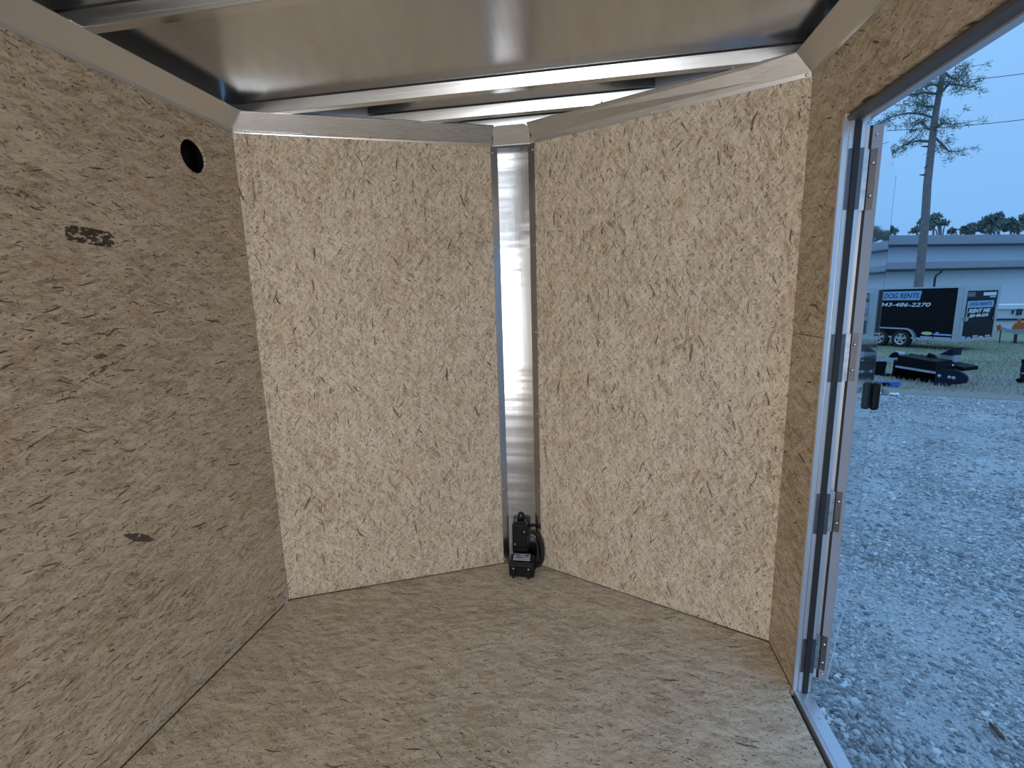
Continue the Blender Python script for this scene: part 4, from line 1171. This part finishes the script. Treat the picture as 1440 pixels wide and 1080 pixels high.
# blue steel beam with black clamp, white scrap, implement at the right
gb = on_ground(1240, 544); bd = np.array(inn_)@gb
be = At('steel_beam', gb, 'short blue steel beam with black clamp lying on dry dirt', 'beam')
slab(be, inn_, bd, [(1226, 536.5), (1260, 537.5), (1260, 543.5), (1226, 544)], .16, 'beam', 'blue_paint')
slab(be, inn_, bd-.06, [(1231, 538.5), (1248, 538.5), (1248, 543.5), (1231, 543)], .05, 'clamp', 'iron_black')
ws = on_ground(1248, 556)
scp = At('plastic_scrap', ws, 'crumpled white plastic scrap at the edge of the gravel', 'scrap')
pp = MB(); nu = 9
rows = []
for i in range(4):
    rows.append([ws+np.array([vd[0]*(.042*k-.15)+vn[0]*.06*i, vd[1]*(.042*k-.15)+vn[1]*.06*i, .012+.022*rng.random()+.02*math.sin(i*1.2)]) for k in range(nu)])
pp.loft(rows, caps=False, closed=False)
so = scp.part(pp, 'sheet', 'paper_white'); sm = so.modifiers.new('thick', 'SOLIDIFY'); sm.thickness = .004
ge = on_ground(1437, 541); ed = np.array(inn_)@ge
ei = At('auger_attachment', ge, 'upright black attachment with splayed feet on the grass past the broom', 'machine attachment')
slab(ei, inn_, ed, [(1436.5, 506), (1450, 506), (1450, 536), (1434, 534), (1434.5, 520), (1436.5, 513)], .35, 'housing', 'iron_navy')
slab(ei, inn_, ed-.02, [(1436, 505.5), (1451, 505.5), (1451, 510), (1437, 510)], .40, 'top_plate', 'iron_black')
slab(ei, inn_, ed-.02, [(1427, 534), (1431, 532), (1436, 534), (1450, 538), (1450, 541), (1433, 539)], .30, 'foot', 'iron_black')
slab(ei, inn_, ed-.01, [(1436, 524), (1450, 524), (1450, 526), (1436, 526)], .03, 'band', 'iron_grey')

# ---- grass, kept clear of the things that stand on it
solids = []
for root in (im, fa, be, ei, om, ct):
    for o_ in COL.objects:
        p_ = o_
        while p_ is not None and p_ != root.o: p_ = p_.parent
        if p_ is None or o_.type != 'MESH': continue
        V_ = np.array([v.co[:] for v in o_.data.vertices])+root.loc
        zg_ = -.55-GK*np.maximum(0, .59*V_[:, 0]+.807*V_[:, 1]-1)
        V_ = V_[V_[:, 2]-zg_ < .18]
        if len(V_) < 2: continue
        q_ = np.stack([V_[:, 0]*idr[0]+V_[:, 1]*idr[1], V_[:, 0]*inr[0]+V_[:, 1]*inr[1]], 1)
        solids.append((q_.min(0)-.05, q_.max(0)+.05))
def blades(n, l0, l1, w0, w1, h0, h1, mat, name, label, pw=1.0):
    l = l0+(l1-l0)*rng.random(n); w = w0+(w1-w0)*rng.random(n)**pw
    x = va[0]+vd[0]*l+vn[0]*w; y = va[1]+vd[1]*l+vn[1]*w
    keep = np.ones(n, bool)
    for lo, hi in solids:
        a_ = x*idr[0]+y*idr[1]; b_ = x*inr[0]+y*inr[1]
        keep &= ~((a_ > lo[0]) & (a_ < hi[0]) & (b_ > lo[1]) & (b_ < hi[1]))
    x, y = x[keep], y[keep]; n = len(x)
    z = -.55-GK*np.maximum(0, .59*x+.807*y-1)+.01
    h = h0+(h1-h0)*rng.random(n)**2; a = rng.random(n)*6.283; wd = .006+.008*rng.random(n); le = h*(.2+.8*rng.random(n))
    b = rng.random(n)*6.283
    A = np.stack([x+np.cos(a)*wd, y+np.sin(a)*wd, z], 1); B = np.stack([x-np.cos(a)*wd, y-np.sin(a)*wd, z], 1)
    Cc = np.stack([x+np.cos(b)*le, y+np.sin(b)*le, z+h], 1)
    V = np.stack([A, B, Cc], 1).reshape(-1, 3); Fi = np.arange(3*n).reshape(-1, 3)
    return tag(npmesh(name, V, Fi, mat), label, 'grass', kind='stuff')
blades(26000, -3, 12, .5, 7, .03, .15, 'straw', 'dry_grass', 'dry straw-coloured grass on the verge behind the attachments', 1.2)
blades(30000, -3, 16, 3.5, 16, .03, .12, 'grass_blade', 'green_grass', 'short green grass in front of the parked trailer', .8)


# ---- dry leaf on the gravel
lg = on_ground(1400, 1034)
lf = At('dry_leaf', (lg[0], lg[1], lg[2]), 'single brown dry leaf lying on the pale gravel', 'leaf')
la_ = on_ground(1389, 1022)-lg; la_[2] = 0; lw_ = np.array([-la_[1], la_[0], 0])
LL = np.linalg.norm(la_); la_ /= LL; lw_ = lw_/np.linalg.norm(lw_)
rows = []
for k in range(9):
    u = k/8*2-1; wv = .30*LL*(1-u*u)**.8+.0006
    rows.append([lg+la_*LL*u+lw_*wv*q+np.array([0, 0, .012+.010*abs(q)+.006*u*u]) for q in (-1, -.5, 0, .5, 1)])
lo2 = lf.part(MB().loft(rows, caps=False, closed=False), 'blade', 'leaf_brown', smooth=True)
md_ = lo2.modifiers.new('thick', 'SOLIDIFY'); md_.thickness = .0012
lf.part(MB().tube([lg+la_*LL*q+np.array([0, 0, .0125]) for q in (-1.35, -1.0, -.4, .4, .95)], [.0014, .0014, .0012, .001, .0006], 5), 'stem', 'leaf_brown')
